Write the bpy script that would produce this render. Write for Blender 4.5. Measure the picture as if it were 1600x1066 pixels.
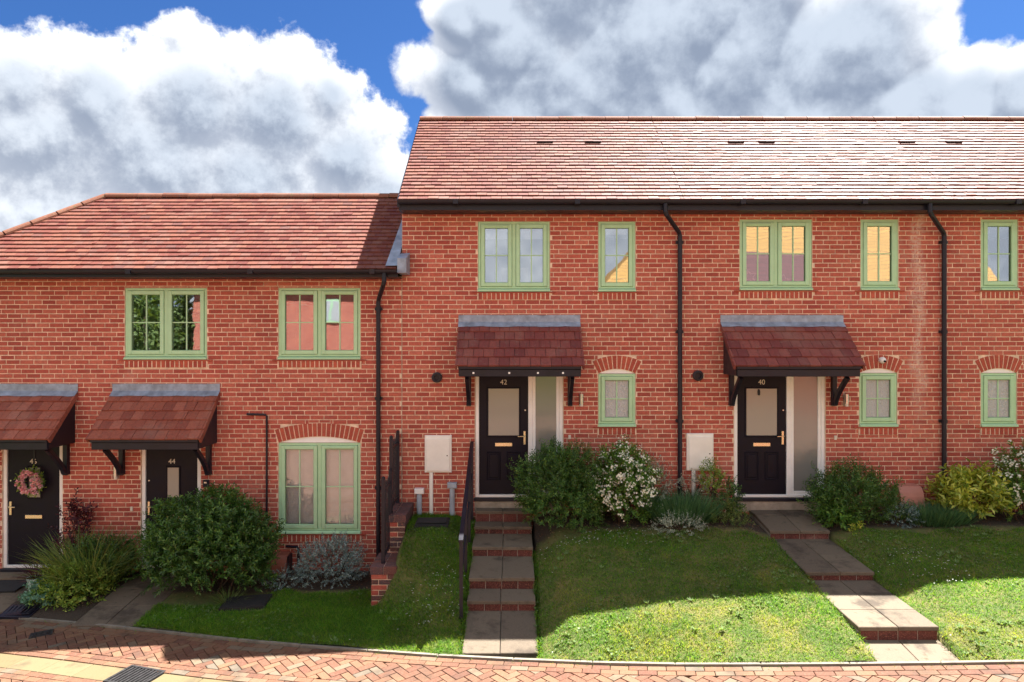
import bpy, math, random
import numpy as np
from mathutils import Vector, Matrix

random.seed(7)
rng = np.random.default_rng(7)
scene = bpy.context.scene
col = scene.collection
for o in list(bpy.data.objects):
    bpy.data.objects.remove(o)
rad = math.radians

# ------------------------------------------------------------------ camera
CAM_Y, CAM_Z = -11.1, 2.55
S = 96.0                                   # photo pixels per metre on the facade
cam = bpy.data.cameras.new("camera")
cam.sensor_width = 36.0
cam.lens = 1065.6 / 1600 * 36.0
cam.clip_end = 3000
cam_o = bpy.data.objects.new("camera", cam)
col.objects.link(cam_o)
cam_o.location = (0, CAM_Y, CAM_Z)
cam_o.rotation_euler = (rad(90), 0, 0)
scene.camera = cam_o

# ------------------------------------------------------------------ light
SUN = Vector((0.400, 0.408, 1.0)).normalized()
sun_el = math.asin(SUN.z)
sun_az = math.atan2(SUN.x, SUN.y)
sl = bpy.data.lights.new("sun", 'SUN')
sl.energy = 5.0
sl.angle = rad(0.5)
sl.color = (1.0, 0.97, 0.90)
sun_o = bpy.data.objects.new("sun", sl)
col.objects.link(sun_o)
sun_o.location = (20, 20, 50)
sun_o.rotation_euler = SUN.to_track_quat('Z', 'Y').to_euler()

scene.view_settings.view_transform = 'Standard'
scene.view_settings.look = 'None'
scene.view_settings.gamma = 1.0
scene.view_settings.use_curve_mapping = False
scene.view_settings.exposure = 2.2
scene.cycles.max_bounces = 7
scene.cycles.diffuse_bounces = 4
scene.cycles.glossy_bounces = 4
scene.cycles.transparent_max_bounces = 10
scene.cycles.sample_clamp_indirect = 6

# ------------------------------------------------------------------ world: sky with clouds
world = bpy.data.worlds.new("World")
scene.world = world
world.use_nodes = True

class NT:
    """small helper to write node trees"""
    def __init__(s, tree):
        s.t = tree; s.n = tree.nodes; s.l = tree.links
    def node(s, typ, **kw):
        nd = s.n.new(typ)
        for k, v in kw.items():
            setattr(nd, k, v)
        return nd
    def put(s, sock, v):
        if hasattr(v, 'is_output') or isinstance(v, bpy.types.NodeSocket):
            s.l.new(v, sock)
        else:
            sock.default_value = v
    def math(s, op, a, b=None, c=None, clamp=False):
        nd = s.node('ShaderNodeMath', operation=op, use_clamp=clamp)
        for i, v in enumerate((a, b, c)):
            if v is not None: s.put(nd.inputs[i], v)
        return nd.outputs[0]
    def vmath(s, op, a, b=None, scale=None):
        nd = s.node('ShaderNodeVectorMath', operation=op)
        s.put(nd.inputs[0], a)
        if b is not None: s.put(nd.inputs[1], b)
        if scale is not None: s.put(nd.inputs['Scale'], scale)
        return nd.outputs['Value'] if op in ('DISTANCE', 'LENGTH', 'DOT_PRODUCT') else nd.outputs[0]
    def noise(s, vec, scale, detail=3, rough=0.5, dist=0.0, color=False):
        nd = s.node('ShaderNodeTexNoise')
        if vec is not None: s.put(nd.inputs['Vector'], vec)
        nd.inputs['Scale'].default_value = scale
        nd.inputs['Detail'].default_value = detail
        nd.inputs['Roughness'].default_value = rough
        nd.inputs['Distortion'].default_value = dist
        return nd.outputs['Color'] if color else nd.outputs['Fac']
    def smooth(s, v, a, b, lo=0.0, hi=1.0, kind='SMOOTHSTEP'):
        nd = s.node('ShaderNodeMapRange', interpolation_type=kind)
        s.put(nd.inputs[0], v)
        nd.inputs[1].default_value = a; nd.inputs[2].default_value = b
        nd.inputs[3].default_value = lo; nd.inputs[4].default_value = hi
        return nd.outputs[0]
    def mix(s, f, a, b, blend='MIX'):
        nd = s.node('ShaderNodeMix', data_type='RGBA', blend_type=blend)
        s.put(nd.inputs[0], f)
        s.put(nd.inputs[6], a if not isinstance(a, tuple) else (*a[:3], 1))
        s.put(nd.inputs[7], b if not isinstance(b, tuple) else (*b[:3], 1))
        return nd.outputs[2]
    def ramp(s, v, stops, interp='LINEAR'):
        nd = s.node('ShaderNodeValToRGB')
        s.put(nd.inputs[0], v)
        cr = nd.color_ramp; cr.interpolation = interp
        while len(cr.elements) < len(stops): cr.elements.new(0.5)
        for e, (p, c) in zip(cr.elements, stops):
            e.position = p; e.color = (*c, 1)
        return nd.outputs[0]

def pxdir(px, py):
    return Vector(((px - 800) / 1065.6, 1.0, (533 - py) / 1065.6)).normalized()

def build_world():
    grp = bpy.data.node_groups.new("cloud_density", 'ShaderNodeTree')
    grp.interface.new_socket("Vector", in_out='INPUT', socket_type='NodeSocketVector')
    grp.interface.new_socket("Density", in_out='OUTPUT', socket_type='NodeSocketFloat')
    grp.interface.new_socket("Bulk", in_out='OUTPUT', socket_type='NodeSocketFloat')
    g = NT(grp)
    gi = g.node('NodeGroupInput'); go = g.node('NodeGroupOutput')
    v0 = gi.outputs[0]
    def ridged(scale, detail):
        nd = g.node('ShaderNodeTexNoise', noise_type='RIDGED_MULTIFRACTAL', normalize=False)
        g.put(nd.inputs['Vector'], v0)
        nd.inputs['Scale'].default_value = scale; nd.inputs['Detail'].default_value = detail
        nd.inputs['Roughness'].default_value = 0.5; nd.inputs['Lacunarity'].default_value = 2.1
        nd.inputs['Offset'].default_value = 0.9; nd.inputs['Gain'].default_value = 1.0
        return nd.outputs['Fac']
    bil = g.math('SUBTRACT', 0.55, g.math('MULTIPLY', ridged(8.0, 4.0), 0.5))      # puffs with creases between them
    fb = g.math('SUBTRACT', g.noise(v0, 7.0, 7, 0.62), 0.5)
    # hard cumulus masses (right) and soft masses (left): positions in the sky
    hard = [(1000, 60, .17), (1150, 80, .17), (800, 100, .115), (735, 130, .075), (1300, 120, .13), (930, -60, .17), (1100, -120, .2),
            (1400, 180, .10), (1530, 175, .075), (1600, 165, .06), (720, 40, .05), (770, 20, .07), (900, 180, .13), (1230, 200, .14), (1330, 70, .075), (1060, 190, .15), (800, 190, .10)]
    soft = [(150, 165, .085), (300, 165, .105), (430, 190, .12), (60, 230, .15), (250, 260, .15), (540, 250, .105), (-120, 190, .17), (400, 290, .15), (30, 130, .07), (590, 320, .10), (80, 330, .14), (520, 150, .06)]
    def blobs(lst):
        acc = None
        for px, py, r in lst:
            d = g.vmath('DISTANCE', v0, tuple(pxdir(px, py)))
            m = g.math('SUBTRACT', 1.0, g.math('DIVIDE', d, r))
            acc = m if acc is None else g.math('SMOOTH_MAX', acc, m, 0.25)
        return acc
    bh, bs = blobs(hard), blobs(soft)
    h = g.math('ADD', bh, g.math('ADD', g.math('MULTIPLY', bil, HB), g.math('MULTIPLY', fb, HF)))
    sft = g.math('ADD', bs, g.math('MULTIPLY', fb, SF))
    # the same kind of sky in all other directions
    inview = g.smooth(g.vmath('DISTANCE', v0, (0, 0.96, 0.27)), 0.75, 1.05)
    gen = g.math('ADD', g.math('MULTIPLY', g.noise(v0, 2.1, 6, 0.6), 3.2), -1.25)
    gen = g.math('ADD', gen, g.math('MULTIPLY', g.math('SUBTRACT', inview, 1.0), 4.0))
    out = g.math('MAXIMUM', g.math('MAXIMUM', h, sft), gen)
    g.l.new(out, go.inputs[0])
    g.l.new(g.math('MAXIMUM', g.math('MAXIMUM', g.math('MULTIPLY', bh, 1.25), g.math('MULTIPLY', bs, 0.72)), gen), go.inputs[1])

    w = NT(world.node_tree)
    w.n.clear()
    tc = w.node('ShaderNodeTexCoord')
    d = tc.outputs['Generated']
    d = w.vmath('NORMALIZE', d)
    sky = w.node('ShaderNodeTexSky', sky_type='NISHITA', sun_disc=False)
    sky.sun_elevation = sun_el; sky.sun_rotation = sun_az
    sky.altitude = 60; sky.air_density = 1.0; sky.dust_density = 0.6; sky.ozone_density = 2.5
    def dens(vec):
        nd = w.node('ShaderNodeGroup'); nd.node_tree = grp
        w.put(nd.inputs[0], vec)
        return nd.outputs[0], nd.outputs[1]
    d0, bulk = dens(d)
    d1 = dens(w.vmath('ADD', d, (0.006, 0.0, 0.020)))[0]
    rel = w.math('SUBTRACT', d0, d1)                       # towards the sun: positive where the cloud thins
    lit = w.smooth(rel, -0.28, 0.32)
    alpha = w.smooth(d0, -0.02, 0.20)
    thick = w.smooth(w.math('ADD', w.math('MULTIPLY', bulk, 0.65), w.math('MULTIPLY', d0, 0.35)), 0.10, 0.72)
    # thick cloud is grey on the side of the sun (seen from its shaded side) and white away from it
    away = w.smooth(w.vmath('DOT_PRODUCT', d, tuple(SUN)), 0.55, -0.3)
    grey = w.mix(away, (0.45, 0.51, 0.61), (0.95, 0.96, 0.98))
    base = w.mix(thick, (0.98, 0.99, 1.02), grey)
    bright = w.mix(lit, (0.68, 0.73, 0.82), (1.5, 1.5, 1.47))
    cloud = w.mix(1.0, base, bright, 'MULTIPLY')
    cloud = w.vmath('SCALE', cloud, scale=CLOUD)
    skyc = w.mix(1.0, sky.outputs[0], (0.118, 0.215, 0.362), 'MULTIPLY')
    final = w.mix(alpha, skyc, cloud)
    bg = w.node('ShaderNodeBackground')
    bg.inputs['Strength'].default_value = 0.08
    w.l.new(final, bg.inputs['Color'])
    ow = w.node('ShaderNodeOutputWorld')
    w.l.new(bg.outputs[0], ow.inputs['Surface'])
    world.cycles.sampling_method = 'MANUAL'
    world.cycles.sample_map_resolution = 512
HB, HF, SF = 1.0, 1.35, 2.2
CLOUD = 2.75
build_world()

# ------------------------------------------------------------------ mesh helpers
WPOS = {}

def link(name, me, mat=None, parent=None, kind=None):
    o = bpy.data.objects.new(name, me)
    col.objects.link(o)
    if me is not None and mat is not None and not me.materials:
        me.materials.append(mat)
    if parent is not None:
        o.parent = parent
    if kind: o["kind"] = kind
    return o

def empty(name, loc, label, cat, group=None):
    o = bpy.data.objects.new(name, None)
    col.objects.link(o)
    o.location = loc
    o.empty_display_size = 0.2
    WPOS[o] = Vector(loc)
    tag(o, label, cat, group)
    return o

def tag(o, label=None, cat=None, group=None, kind=None):
    if label: o["label"] = label
    if cat: o["category"] = cat
    if group: o["group"] = group
    if kind: o["kind"] = kind
    return o

def np_mesh(name, V, F):
    """V (n,3), F (m,k) arrays, all faces of k corners"""
    V = np.asarray(V, dtype=np.float32); F = np.asarray(F, dtype=np.int32)
    me = bpy.data.meshes.new(name)
    me.vertices.add(len(V)); me.vertices.foreach_set('co', V.ravel())
    k = F.shape[1]
    me.loops.add(F.size); me.loops.foreach_set('vertex_index', F.ravel())
    me.polygons.add(len(F))
    me.polygons.foreach_set('loop_start', np.arange(0, F.size, k, dtype=np.int32))
    me.polygons.foreach_set('loop_total', np.full(len(F), k, dtype=np.int32))
    me.update(calc_edges=True)
    return me

class MB:
    def __init__(s): s.v = []; s.f = []
    def quad(s, a, b, c, d):
        n = len(s.v); s.v += [a, b, c, d]; s.f.append((n, n+1, n+2, n+3)); return s
    def poly(s, pts):
        n = len(s.v); s.v += list(pts); s.f.append(tuple(range(n, n+len(pts)))); return s
    def box(s, x0, x1, y0, y1, z0, z1):
        n = len(s.v)
        s.v += [(x0,y0,z0),(x1,y0,z0),(x1,y1,z0),(x0,y1,z0),(x0,y0,z1),(x1,y0,z1),(x1,y1,z1),(x0,y1,z1)]
        s.f += [tuple(n+i for i in q) for q in ((0,3,2,1),(4,5,6,7),(0,1,5,4),(1,2,6,5),(2,3,7,6),(3,0,4,7))]
        return s
    def bbox(s, x0, x1, y0, y1, z0, z1, b=0.006):
        """box whose front (-y) edges are chamfered"""
        n = len(s.v)
        s.v += [(x0,y1,z0),(x1,y1,z0),(x1,y1,z1),(x0,y1,z1),
                (x0,y0+b,z0),(x1,y0+b,z0),(x1,y0+b,z1),(x0,y0+b,z1),
                (x0+b,y0,z0+b),(x1-b,y0,z0+b),(x1-b,y0,z1-b),(x0+b,y0,z1-b)]
        s.f += [tuple(n+i for i in q) for q in ((8,9,10,11),(4,5,9,8),(5,6,10,9),(6,7,11,10),(7,4,8,11),
                (0,1,5,4),(1,2,6,5),(2,3,7,6),(3,0,4,7),(3,2,1,0))]
        return s
    def prism(s, pts, axis, a, b):
        """extrude a 2D outline along an axis: axis 'x' -> pts (y,z); 'y' -> (x,z); 'z' -> (x,y)"""
        def P(p, t):
            return (t, p[0], p[1]) if axis == 'x' else ((p[0], t, p[1]) if axis == 'y' else (p[0], p[1], t))
        n = len(s.v); k = len(pts)
        s.v += [P(p, a) for p in pts] + [P(p, b) for p in pts]
        s.f.append(tuple(range(n, n+k))); s.f.append(tuple(range(n+2*k-1, n+k-1, -1)))
        for i in range(k):
            j = (i+1) % k
            s.f.append((n+j, n+i, n+k+i, n+k+j))
        return s
    def tube(s, pts, r, seg=10, caps=True):
        pts = [Vector(p) for p in pts]
        rs = r if isinstance(r, (list, tuple)) else [r]*len(pts)
        n = len(s.v); prev = None
        for i, p in enumerate(pts):
            t = (pts[min(i+1, len(pts)-1)] - pts[max(i-1, 0)]).normalized()
            if prev is None:
                u = t.orthogonal().normalized()
            else:
                u = (prev - t*prev.dot(t)).normalized()
            prev = u; w = t.cross(u)
            for k in range(seg):
                a = 2*math.pi*k/seg
                s.v.append(tuple(p + (u*math.cos(a) + w*math.sin(a))*rs[i]))
        for i in range(len(pts)-1):
            for k in range(seg):
                k2 = (k+1) % seg
                s.f.append((n+i*seg+k, n+i*seg+k2, n+(i+1)*seg+k2, n+(i+1)*seg+k))
        if caps:
            s.f.append(tuple(n+k for k in reversed(range(seg))))
            s.f.append(tuple(n+(len(pts)-1)*seg+k for k in range(seg)))
        return s
    def lathe(s, cx, cy, prof, seg=20):
        n = len(s.v)
        for r, z in prof:
            for k in range(seg):
                a = 2*math.pi*k/seg
                s.v.append((cx+r*math.cos(a), cy+r*math.sin(a), z))
        for i in range(len(prof)-1):
            for k in range(seg):
                k2 = (k+1) % seg
                s.f.append((n+i*seg+k, n+i*seg+k2, n+(i+1)*seg+k2, n+(i+1)*seg+k))
        return s
    def build(s, name, mat, parent=None, kind=None, smooth=False):
        V = np.array(s.v, dtype=np.float64)
        if parent is not None:
            org = WPOS[parent]
        else:
            org = Vector(((V[:,0].min()+V[:,0].max())/2, (V[:,1].min()+V[:,1].max())/2, V[:,2].min()))
        V = V - np.array(org)
        me = bpy.data.meshes.new(name)
        me.from_pydata(V.tolist(), [], s.f)
        if smooth: me.shade_smooth()
        o = link(name, me, mat, parent, kind)
        if parent is None: o.location = org
        WPOS[o] = Vector(org)
        return o

def np_obj(name, V, F, mat, parent=None, kind=None):
    V = np.asarray(V, dtype=np.float64)
    org = WPOS[parent] if parent is not None else Vector((float(V[:,0].mean()), float(V[:,1].mean()), float(V[:,2].min())))
    o = link(name, np_mesh(name, V - np.array(org), F), mat, parent, kind)
    if parent is None: o.location = org
    WPOS[o] = Vector(org)
    return o

def place(name, me, loc, parent, mat=None):
    o = bpy.data.objects.new(name, me)
    col.objects.link(o)
    o.parent = parent
    o.location = Vector(loc) - WPOS[parent]
    return o

def text_part(name, body, size, loc, mat, parent, depth=0.003):
    cu = bpy.data.curves.new(name, 'FONT')
    cu.body = body; cu.size = size; cu.extrude = depth; cu.align_x = 'CENTER'; cu.align_y = 'CENTER'
    t = bpy.data.objects.new("tmp_text", cu)
    col.objects.link(t)
    dg = bpy.context.evaluated_depsgraph_get(); dg.update()
    me = bpy.data.meshes.new_from_object(t.evaluated_get(dg))
    bpy.data.objects.remove(t)
    me.transform(Matrix.Rotation(rad(90), 4, 'X'))
    me.materials.clear(); me.materials.append(mat)
    return place(name, me, loc, parent)

def WX(px): return (px - 800) / S
def WZ(py): return CAM_Z + (533 - py) / S

# ------------------------------------------------------------------ materials
def new_mat(name):
    m = bpy.data.materials.new(name); m.use_nodes = True
    t = NT(m.node_tree); t.n.clear()
    out = t.node('ShaderNodeOutputMaterial')
    p = t.node('ShaderNodeBsdfPrincipled')
    t.l.new(p.outputs[0], out.inputs['Surface'])
    return m, t, p, out

def rnd(t):
    oi = t.node('ShaderNodeObjectInfo'); ge = t.node('ShaderNodeNewGeometry')
    return t.math('FRACT', t.math('ADD', oi.outputs['Random'], ge.outputs['Random Per Island'])), ge.outputs['Position']

def bump(t, p, h, strength=0.3, dist=0.01):
    b = t.node('ShaderNodeBump'); b.inputs['Strength'].default_value = strength; b.inputs['Distance'].default_value = dist
    t.l.new(h, b.inputs['Height']); t.l.new(b.outputs[0], p.inputs['Normal'])

def plain(name, c, rough=0.5, var=0.12, scale=12.0, spec=0.5, metal=0.0, bumpy=0.0, bscale=80):
    m, t, p, out = new_mat(name)
    ge = t.node('ShaderNodeNewGeometry')
    n = t.noise(ge.outputs['Position'], scale, 5, 0.6)
    k = t.smooth(n, 0.3, 0.7, 1-var, 1+var, 'LINEAR')
    t.l.new(t.vmath('SCALE', (*c,), scale=k), p.inputs['Base Color'])
    p.inputs['Roughness'].default_value = rough
    t.l.new(t.smooth(n, 0.3, 0.7, max(rough-.08, 0.03), rough+.08, 'LINEAR'), p.inputs['Roughness'])
    p.inputs['Specular IOR Level'].default_value = spec
    p.inputs['Metallic'].default_value = metal
    if bumpy: bump(t, p, t.noise(ge.outputs['Position'], bscale, 4, 0.6), bumpy, 0.01)
    return m

def brick_mat(name, stops, bloom=0.35, dark=0.0):
    m, t, p, out = new_mat(name)
    r, pos = rnd(t)
    c = t.ramp(r, stops)
    n = t.noise(pos, 26, 6, 0.65)
    c = t.mix(t.smooth(n, 0.35, 0.7, 0, 0.5), c, (0.20, 0.06, 0.05))
    n3 = t.noise(pos, 75, 4, 0.6)
    c = t.mix(t.smooth(n3, 0.5, 0.75, 0, 0.5), c, (0.60, 0.26, 0.17))
    c = t.vmath('SCALE', c, scale=t.smooth(t.noise(pos, .55, 5, .6), .3, .7, .84, 1.12, 'LINEAR'))
    # pale bloom of salts, in drifting patches
    n2 = t.noise(pos, 0.9, 6, 0.65)
    f = t.math('MULTIPLY', t.smooth(n2, 0.56, 0.74), t.smooth(n, 0.3, 0.65))
    c = t.mix(t.math('MULTIPLY', f, bloom), c, (0.62, 0.42, 0.34))
    # old run of lime below the upper windows near the party wall
    sx = t.node('ShaderNodeSeparateXYZ'); t.l.new(pos, sx.inputs[0])
    ax = t.math('ABSOLUTE', t.math('SUBTRACT', sx.outputs[0], t.math('ADD', 6.62, t.math('MULTIPLY', t.math('SUBTRACT', t.noise(pos, 2.0, 3), 0.5), 0.5))))
    st = t.math('MULTIPLY', t.smooth(ax, 0.02, 0.16, 1, 0), t.smooth(n, 0.35, 0.6))
    st = t.math('MULTIPLY', st, t.smooth(sx.outputs[2], 0.9, 2.2))
    c = t.mix(t.math('MULTIPLY', st, 0.6), c, (0.7, 0.55, 0.47))
    t.l.new(c, p.inputs['Base Color'])
    p.inputs['Roughness'].default_value = 0.85
    p.inputs['Specular IOR Level'].default_value = 0.25
    bump(t, p, n3, 0.5, 0.006)
    return m

M = {}
M['brick'] = brick_mat('red_brick', [(0.0, (.38, .074, .056)), (.3, (.475, .10, .073)), (.6, (.525, .127, .09)), (.88, (.565, .165, .115)), (.965, (.46, .095, .07)), (1, (.36, .06, .05))])
M['arch_brick'] = brick_mat('arch_brick', [(0, (.42, .075, .05)), (.6, (.52, .11, .065)), (1, (.36, .06, .042))], 0.2)
M['blue_brick'] = brick_mat('engineering_brick', [(0, (.06, .05, .06)), (.5, (.09, .065, .075)), (.8, (.16, .07, .06)), (1, (.05, .045, .05))], 0.3)
M['mortar'] = plain('mortar', (.76, .57, .43), 0.95, 0.25, 9, 0.2, 0, 0.4, 120)
M['green'] = plain('sage_green_paint', (.43, .67, .42), 0.42, 0.07, 6)
M['dgreen'] = plain('green_gasket', (.12, .22, .10), 0.6)
M['white'] = plain('white_upvc', (.88, .87, .86), 0.35, 0.05, 6)
M['meter'] = plain('meter_box_white', (.88, .86, .81), 0.5, 0.06, 5)
M['black'] = plain('black_gloss', (.013, .012, .022), 0.4, 0.25, 6, 0.35)
M['door'] = plain('door_black', (.008, .006, .014), 0.45, 0.2, 10, 0.2, 0, 0.15, 60)
M['brass'] = plain('brass', (.78, .64, .44), 0.28, 0.1, 20, 0.5, 0.9)
M['steel'] = plain('steel', (.62, .60, .56), 0.3, 0.1, 20, 0.5, 0.9)
M['lead'] = plain('lead', (.27, .325, .42), 0.5, 0.35, 7, 0.5, 0.15, 0.35, 25)
M['stone'] = plain('pale_stone', (.36, .31, .25), 0.9, 0.3, 6, 0.3, 0, 0.4, 90)
M['terracotta'] = plain('brown_plastic', (.30, .10, .065), 0.5, 0.15, 5)
M['greyblue'] = plain('grey_plastic', (.36, .42, .50), 0.5, 0.15, 8)
M['ivory'] = plain('ivory_plastic', (.72, .66, .56), 0.45)
M['dark_iron'] = plain('cast_iron', (.03, .028, .03), 0.6, 0.4, 18, 0.5, 0.3, 0.4, 60)
M['bark'] = plain('bark', (.07, .05, .035), 0.9, 0.4, 30, 0.2, 0, 0.6, 60)
M['pot'] = plain('pale_green_glaze', (.42, .60, .55), 0.3, 0.1, 6)
M['interior'] = plain('plaster', (.45, .46, .48), 0.9, 0.05)
M['blind'] = plain('white_blind', (.90, .87, .84), 0.7, 0.05)
M['dark'] = plain('dark_void', (.02, .02, .022), 0.9)
M['concrete'] = plain('kerb_concrete', (.21, .185, .15), 0.9, 0.25, 8, 0.3, 0, 0.4, 90)
M['soil'] = plain('soil', (.055, .038, .026), 0.95, 0.5, 12, 0.2, 0, 0.8, 40)
M['jointsand'] = plain('joint_sand', (.12, .10, .045), 0.95, 0.5, 14, 0.2, 0, 0.5, 60)

def tile_mat(name, stops, rough, moss=0.0):
    m, t, p, out = new_mat(name)
    r, pos = rnd(t)
    c = t.ramp(r, stops)
    n = t.noise(pos, 30, 5, 0.65)
    c = t.mix(t.smooth(n, 0.4, 0.75, 0, 0.55), c, (0.13, 0.055, 0.045))
    mp = t.node('ShaderNodeMapping'); t.l.new(pos, mp.inputs[0]); mp.inputs['Scale'].default_value = (22, 3, 3)
    n4 = t.noise(mp.outputs[0], 1.0, 5, 0.6)
    c = t.mix(t.smooth(n4, 0.55, 0.75, 0, 0.45), c, (0.07, 0.04, 0.045))
    n2 = t.noise(pos, 1.3, 5, 0.6)
    c = t.mix(t.math('MULTIPLY', t.smooth(n2, 0.5, 0.72), 0.35), c, (0.29, 0.18, 0.145))
    n7 = t.noise(pos, 16, 7, 0.75)
    c = t.mix(t.smooth(n7, 0.55, 0.68, 0, 0.42), c, (0.25, 0.205, 0.165))
    if moss:
        n5 = t.noise(pos, 9, 6, 0.7)
        c = t.mix(t.smooth(n5, 0.62-.1*moss, 0.7, 0, moss), c, (0.13, 0.14, 0.05))
    t.l.new(c, p.inputs['Base Color'])
    t.l.new(t.math('ADD', t.smooth(n, 0.3, 0.7, rough-.07, rough+.09, 'LINEAR'), t.math('MULTIPLY', t.math('FRACT', t.math('MULTIPLY', r, 7.31)), .16)), p.inputs['Roughness'])
    p.inputs['Specular IOR Level'].default_value = 0.16
    bump(t, p, t.noise(pos, 150, 3, 0.6), 0.25, 0.004)
    return m
M['tile'] = tile_mat('roof_tile_red', [(0, (.14, .04, .032)), (.4, (.18, .058, .043)), (.75, (.215, .082, .055)), (.95, (.19, .078, .06)), (1, (.14, .06, .052))], 0.52)
M['ridge'] = tile_mat('ridge_tile', [(0, (.20, .08, .05)), (1, (.25, .11, .07))], 0.6, 0.6)
M['canopy_tile'] = tile_mat('canopy_tile', [(0, (.17, .045, .045)), (.5, (.23, .06, .055)), (1, (.28, .085, .07))], 0.55)
M['canopy_tile2'] = tile_mat('canopy_tile_orange', [(0, (.25, .07, .05)), (.5, (.33, .10, .065)), (1, (.38, .13, .09))], 0.55)

def glass_mat(name, refl=0.3, tint=(.8, .85, .9)):
    m = bpy.data.materials.new(name); m.use_nodes = True
    t = NT(m.node_tree); t.n.clear()
    out = t.node('ShaderNodeOutputMaterial')
    g = t.node('ShaderNodeBsdfGlossy'); g.inputs['Roughness'].default_value = 0.015
    g.inputs['Color'].default_value = (.95, .97, 1, 1)
    tr = t.node('ShaderNodeBsdfTransparent'); tr.inputs['Color'].default_value = (*tint, 1)
    ge = t.node('ShaderNodeNewGeometry')
    b = t.node('ShaderNodeBump'); b.inputs['Strength'].default_value = 0.05; b.inputs['Distance'].default_value = 0.02
    t.l.new(t.noise(ge.outputs['Position'], 2.2, 2, 0.4), b.inputs['Height'])
    t.l.new(b.outputs[0], g.inputs['Normal'])
    lw = t.node('ShaderNodeFresnel'); lw.inputs['IOR'].default_value = 1.5
    mx = t.node('ShaderNodeMixShader')
    t.l.new(t.math('ADD', lw.outputs[0], refl, clamp=True), mx.inputs[0])
    t.l.new(tr.outputs[0], mx.inputs[1]); t.l.new(g.outputs[0], mx.inputs[2])
    t.l.new(mx.outputs[0], out.inputs['Surface'])
    return m
M['glass'] = glass_mat('window_glass', 0.26)
M['glass_clear'] = glass_mat('window_glass_clear', 0.05, (.95, .96, .97))

def frosted(name, c, rough, bs, bstr):
    m, t, p, out = new_mat(name)
    ge = t.node('ShaderNodeNewGeometry')
    p.inputs['Base Color'].default_value = (*c, 1)
    p.inputs['Roughness'].default_value = rough
    p.inputs['Specular IOR Level'].default_value = 1.0
    p.inputs['Coat Weight'].default_value = 0.6; p.inputs['Coat Roughness'].default_value = 0.05
    if bstr:
        mp = t.node('ShaderNodeMapping'); t.l.new(ge.outputs['Position'], mp.inputs[0]); mp.inputs['Rotation'].default_value = (0, .5, 0); mp.inputs['Scale'].default_value = (1.6, 1, .7)
        bump(t, p, t.noise(mp.outputs[0], bs, 3, 0.5, 1.0), bstr, 0.02)
        p.inputs['Coat Weight'].default_value = 0.0
    return m
M['frost'] = frosted('obscure_glass', (.50, .51, .53), 0.1, 38, 1.0)
M['side_glass'] = frosted('side_glass', (.22, .215, .20), 0.16, 1, 0)
M['satin'] = frosted('satin_glass', (.30, .275, .235), 0.45, 1, 0)

def leaf_mat(name, stops, trans=0.35, rough=0.5, spec=0.35, yellow=None):
    m, t, p, out = new_mat(name)
    r, pos = rnd(t)
    c = t.ramp(r, stops)
    n = t.noise(pos, 2.2, 3, 0.6)
    c = t.vmath('SCALE', c, scale=t.smooth(n, 0.3, 0.7, 0.75, 1.25, 'LINEAR'))
    if yellow:
        c = yellow(t, c, pos, r)
    t.l.new(c, p.inputs['Base Color'])
    p.inputs['Roughness'].default_value = rough
    p.inputs['Specular IOR Level'].default_value = spec
    tr = t.node('ShaderNodeBsdfTranslucent')
    t.l.new(t.mix(1.0, c, (1.5, 1.4, .6), 'MULTIPLY'), tr.inputs['Color'])
    mx = t.node('ShaderNodeMixShader'); mx.inputs[0].default_value = trans
    t.l.new(p.outputs[0], mx.inputs[1]); t.l.new(tr.outputs[0], mx.inputs[2])
    t.l.new(mx.outputs[0], out.inputs['Surface'])
    return m
def grass_yellow(t, c, pos, r):
    sx = t.node('ShaderNodeSeparateXYZ'); t.l.new(pos, sx.inputs[0])
    n = t.noise(pos, 1.5, 6, 0.68)
    # drier and more worn towards the road edge; its bright yellow also paints in sunlight
    edge = t.smooth(t.math('ADD', sx.outputs[1], t.math('MULTIPLY', sx.outputs[0], .13)), -1.9, -3.4)
    v = t.math('ADD', n, t.math('MULTIPLY', edge, 0.13))
    dry = t.math('MULTIPLY', t.smooth(v, 0.53, 0.68), t.smooth(r, 0.1, 0.75))
    dry = t.math('MULTIPLY', dry, t.smooth(sx.outputs[0], -1.6, .3, .25, 1))
    return t.mix(t.math('MULTIPLY', dry, .62), c, (.42, .39, .06))
M['grass'] = leaf_mat('grass_blades', [(0, (.048, .14, .012)), (.5, (.095, .245, .018)), (.85, (.165, .33, .026)), (1, (.28, .33, .05))], 0.52, 0.55, 0.3, grass_yellow)
M['weed'] = leaf_mat('lawn_weeds', [(0, (.12, .21, .05)), (1, (.24, .33, .13))], 0.35)
M['bush'] = leaf_mat('dark_green_leaves', [(0, (0.030, 0.083, 0.019)), (.5, (0.057, 0.140, 0.026)), (.85, (0.101, 0.214, 0.036)), (1, (0.176, 0.314, 0.060))], 0.25, 0.38, 0.5)
M['bush_fine'] = leaf_mat('fine_green_leaves', [(0, (0.033, 0.088, 0.018)), (.5, (0.058, 0.144, 0.024)), (.85, (0.104, 0.208, 0.033)), (1, (0.182, 0.288, 0.055))], 0.25, 0.42, 0.5)
M['choisya'] = leaf_mat('mid_green_leaves', [(0, (0.047, 0.120, 0.022)), (.5, (0.095, 0.210, 0.036)), (1, (0.203, 0.360, 0.060))], 0.3, 0.4)
M['lav'] = leaf_mat('lavender_leaves', [(0, (0.048, 0.120, 0.060)), (.6, (0.084, 0.192, 0.078)), (1, (0.144, 0.272, 0.108))], 0.25, 0.6)
M['silver'] = leaf_mat('silver_leaves', [(0, (0.203, 0.257, 0.216)), (.6, (0.378, 0.432, 0.365)), (1, (0.621, 0.648, 0.540))], 0.2, 0.7)
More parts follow.
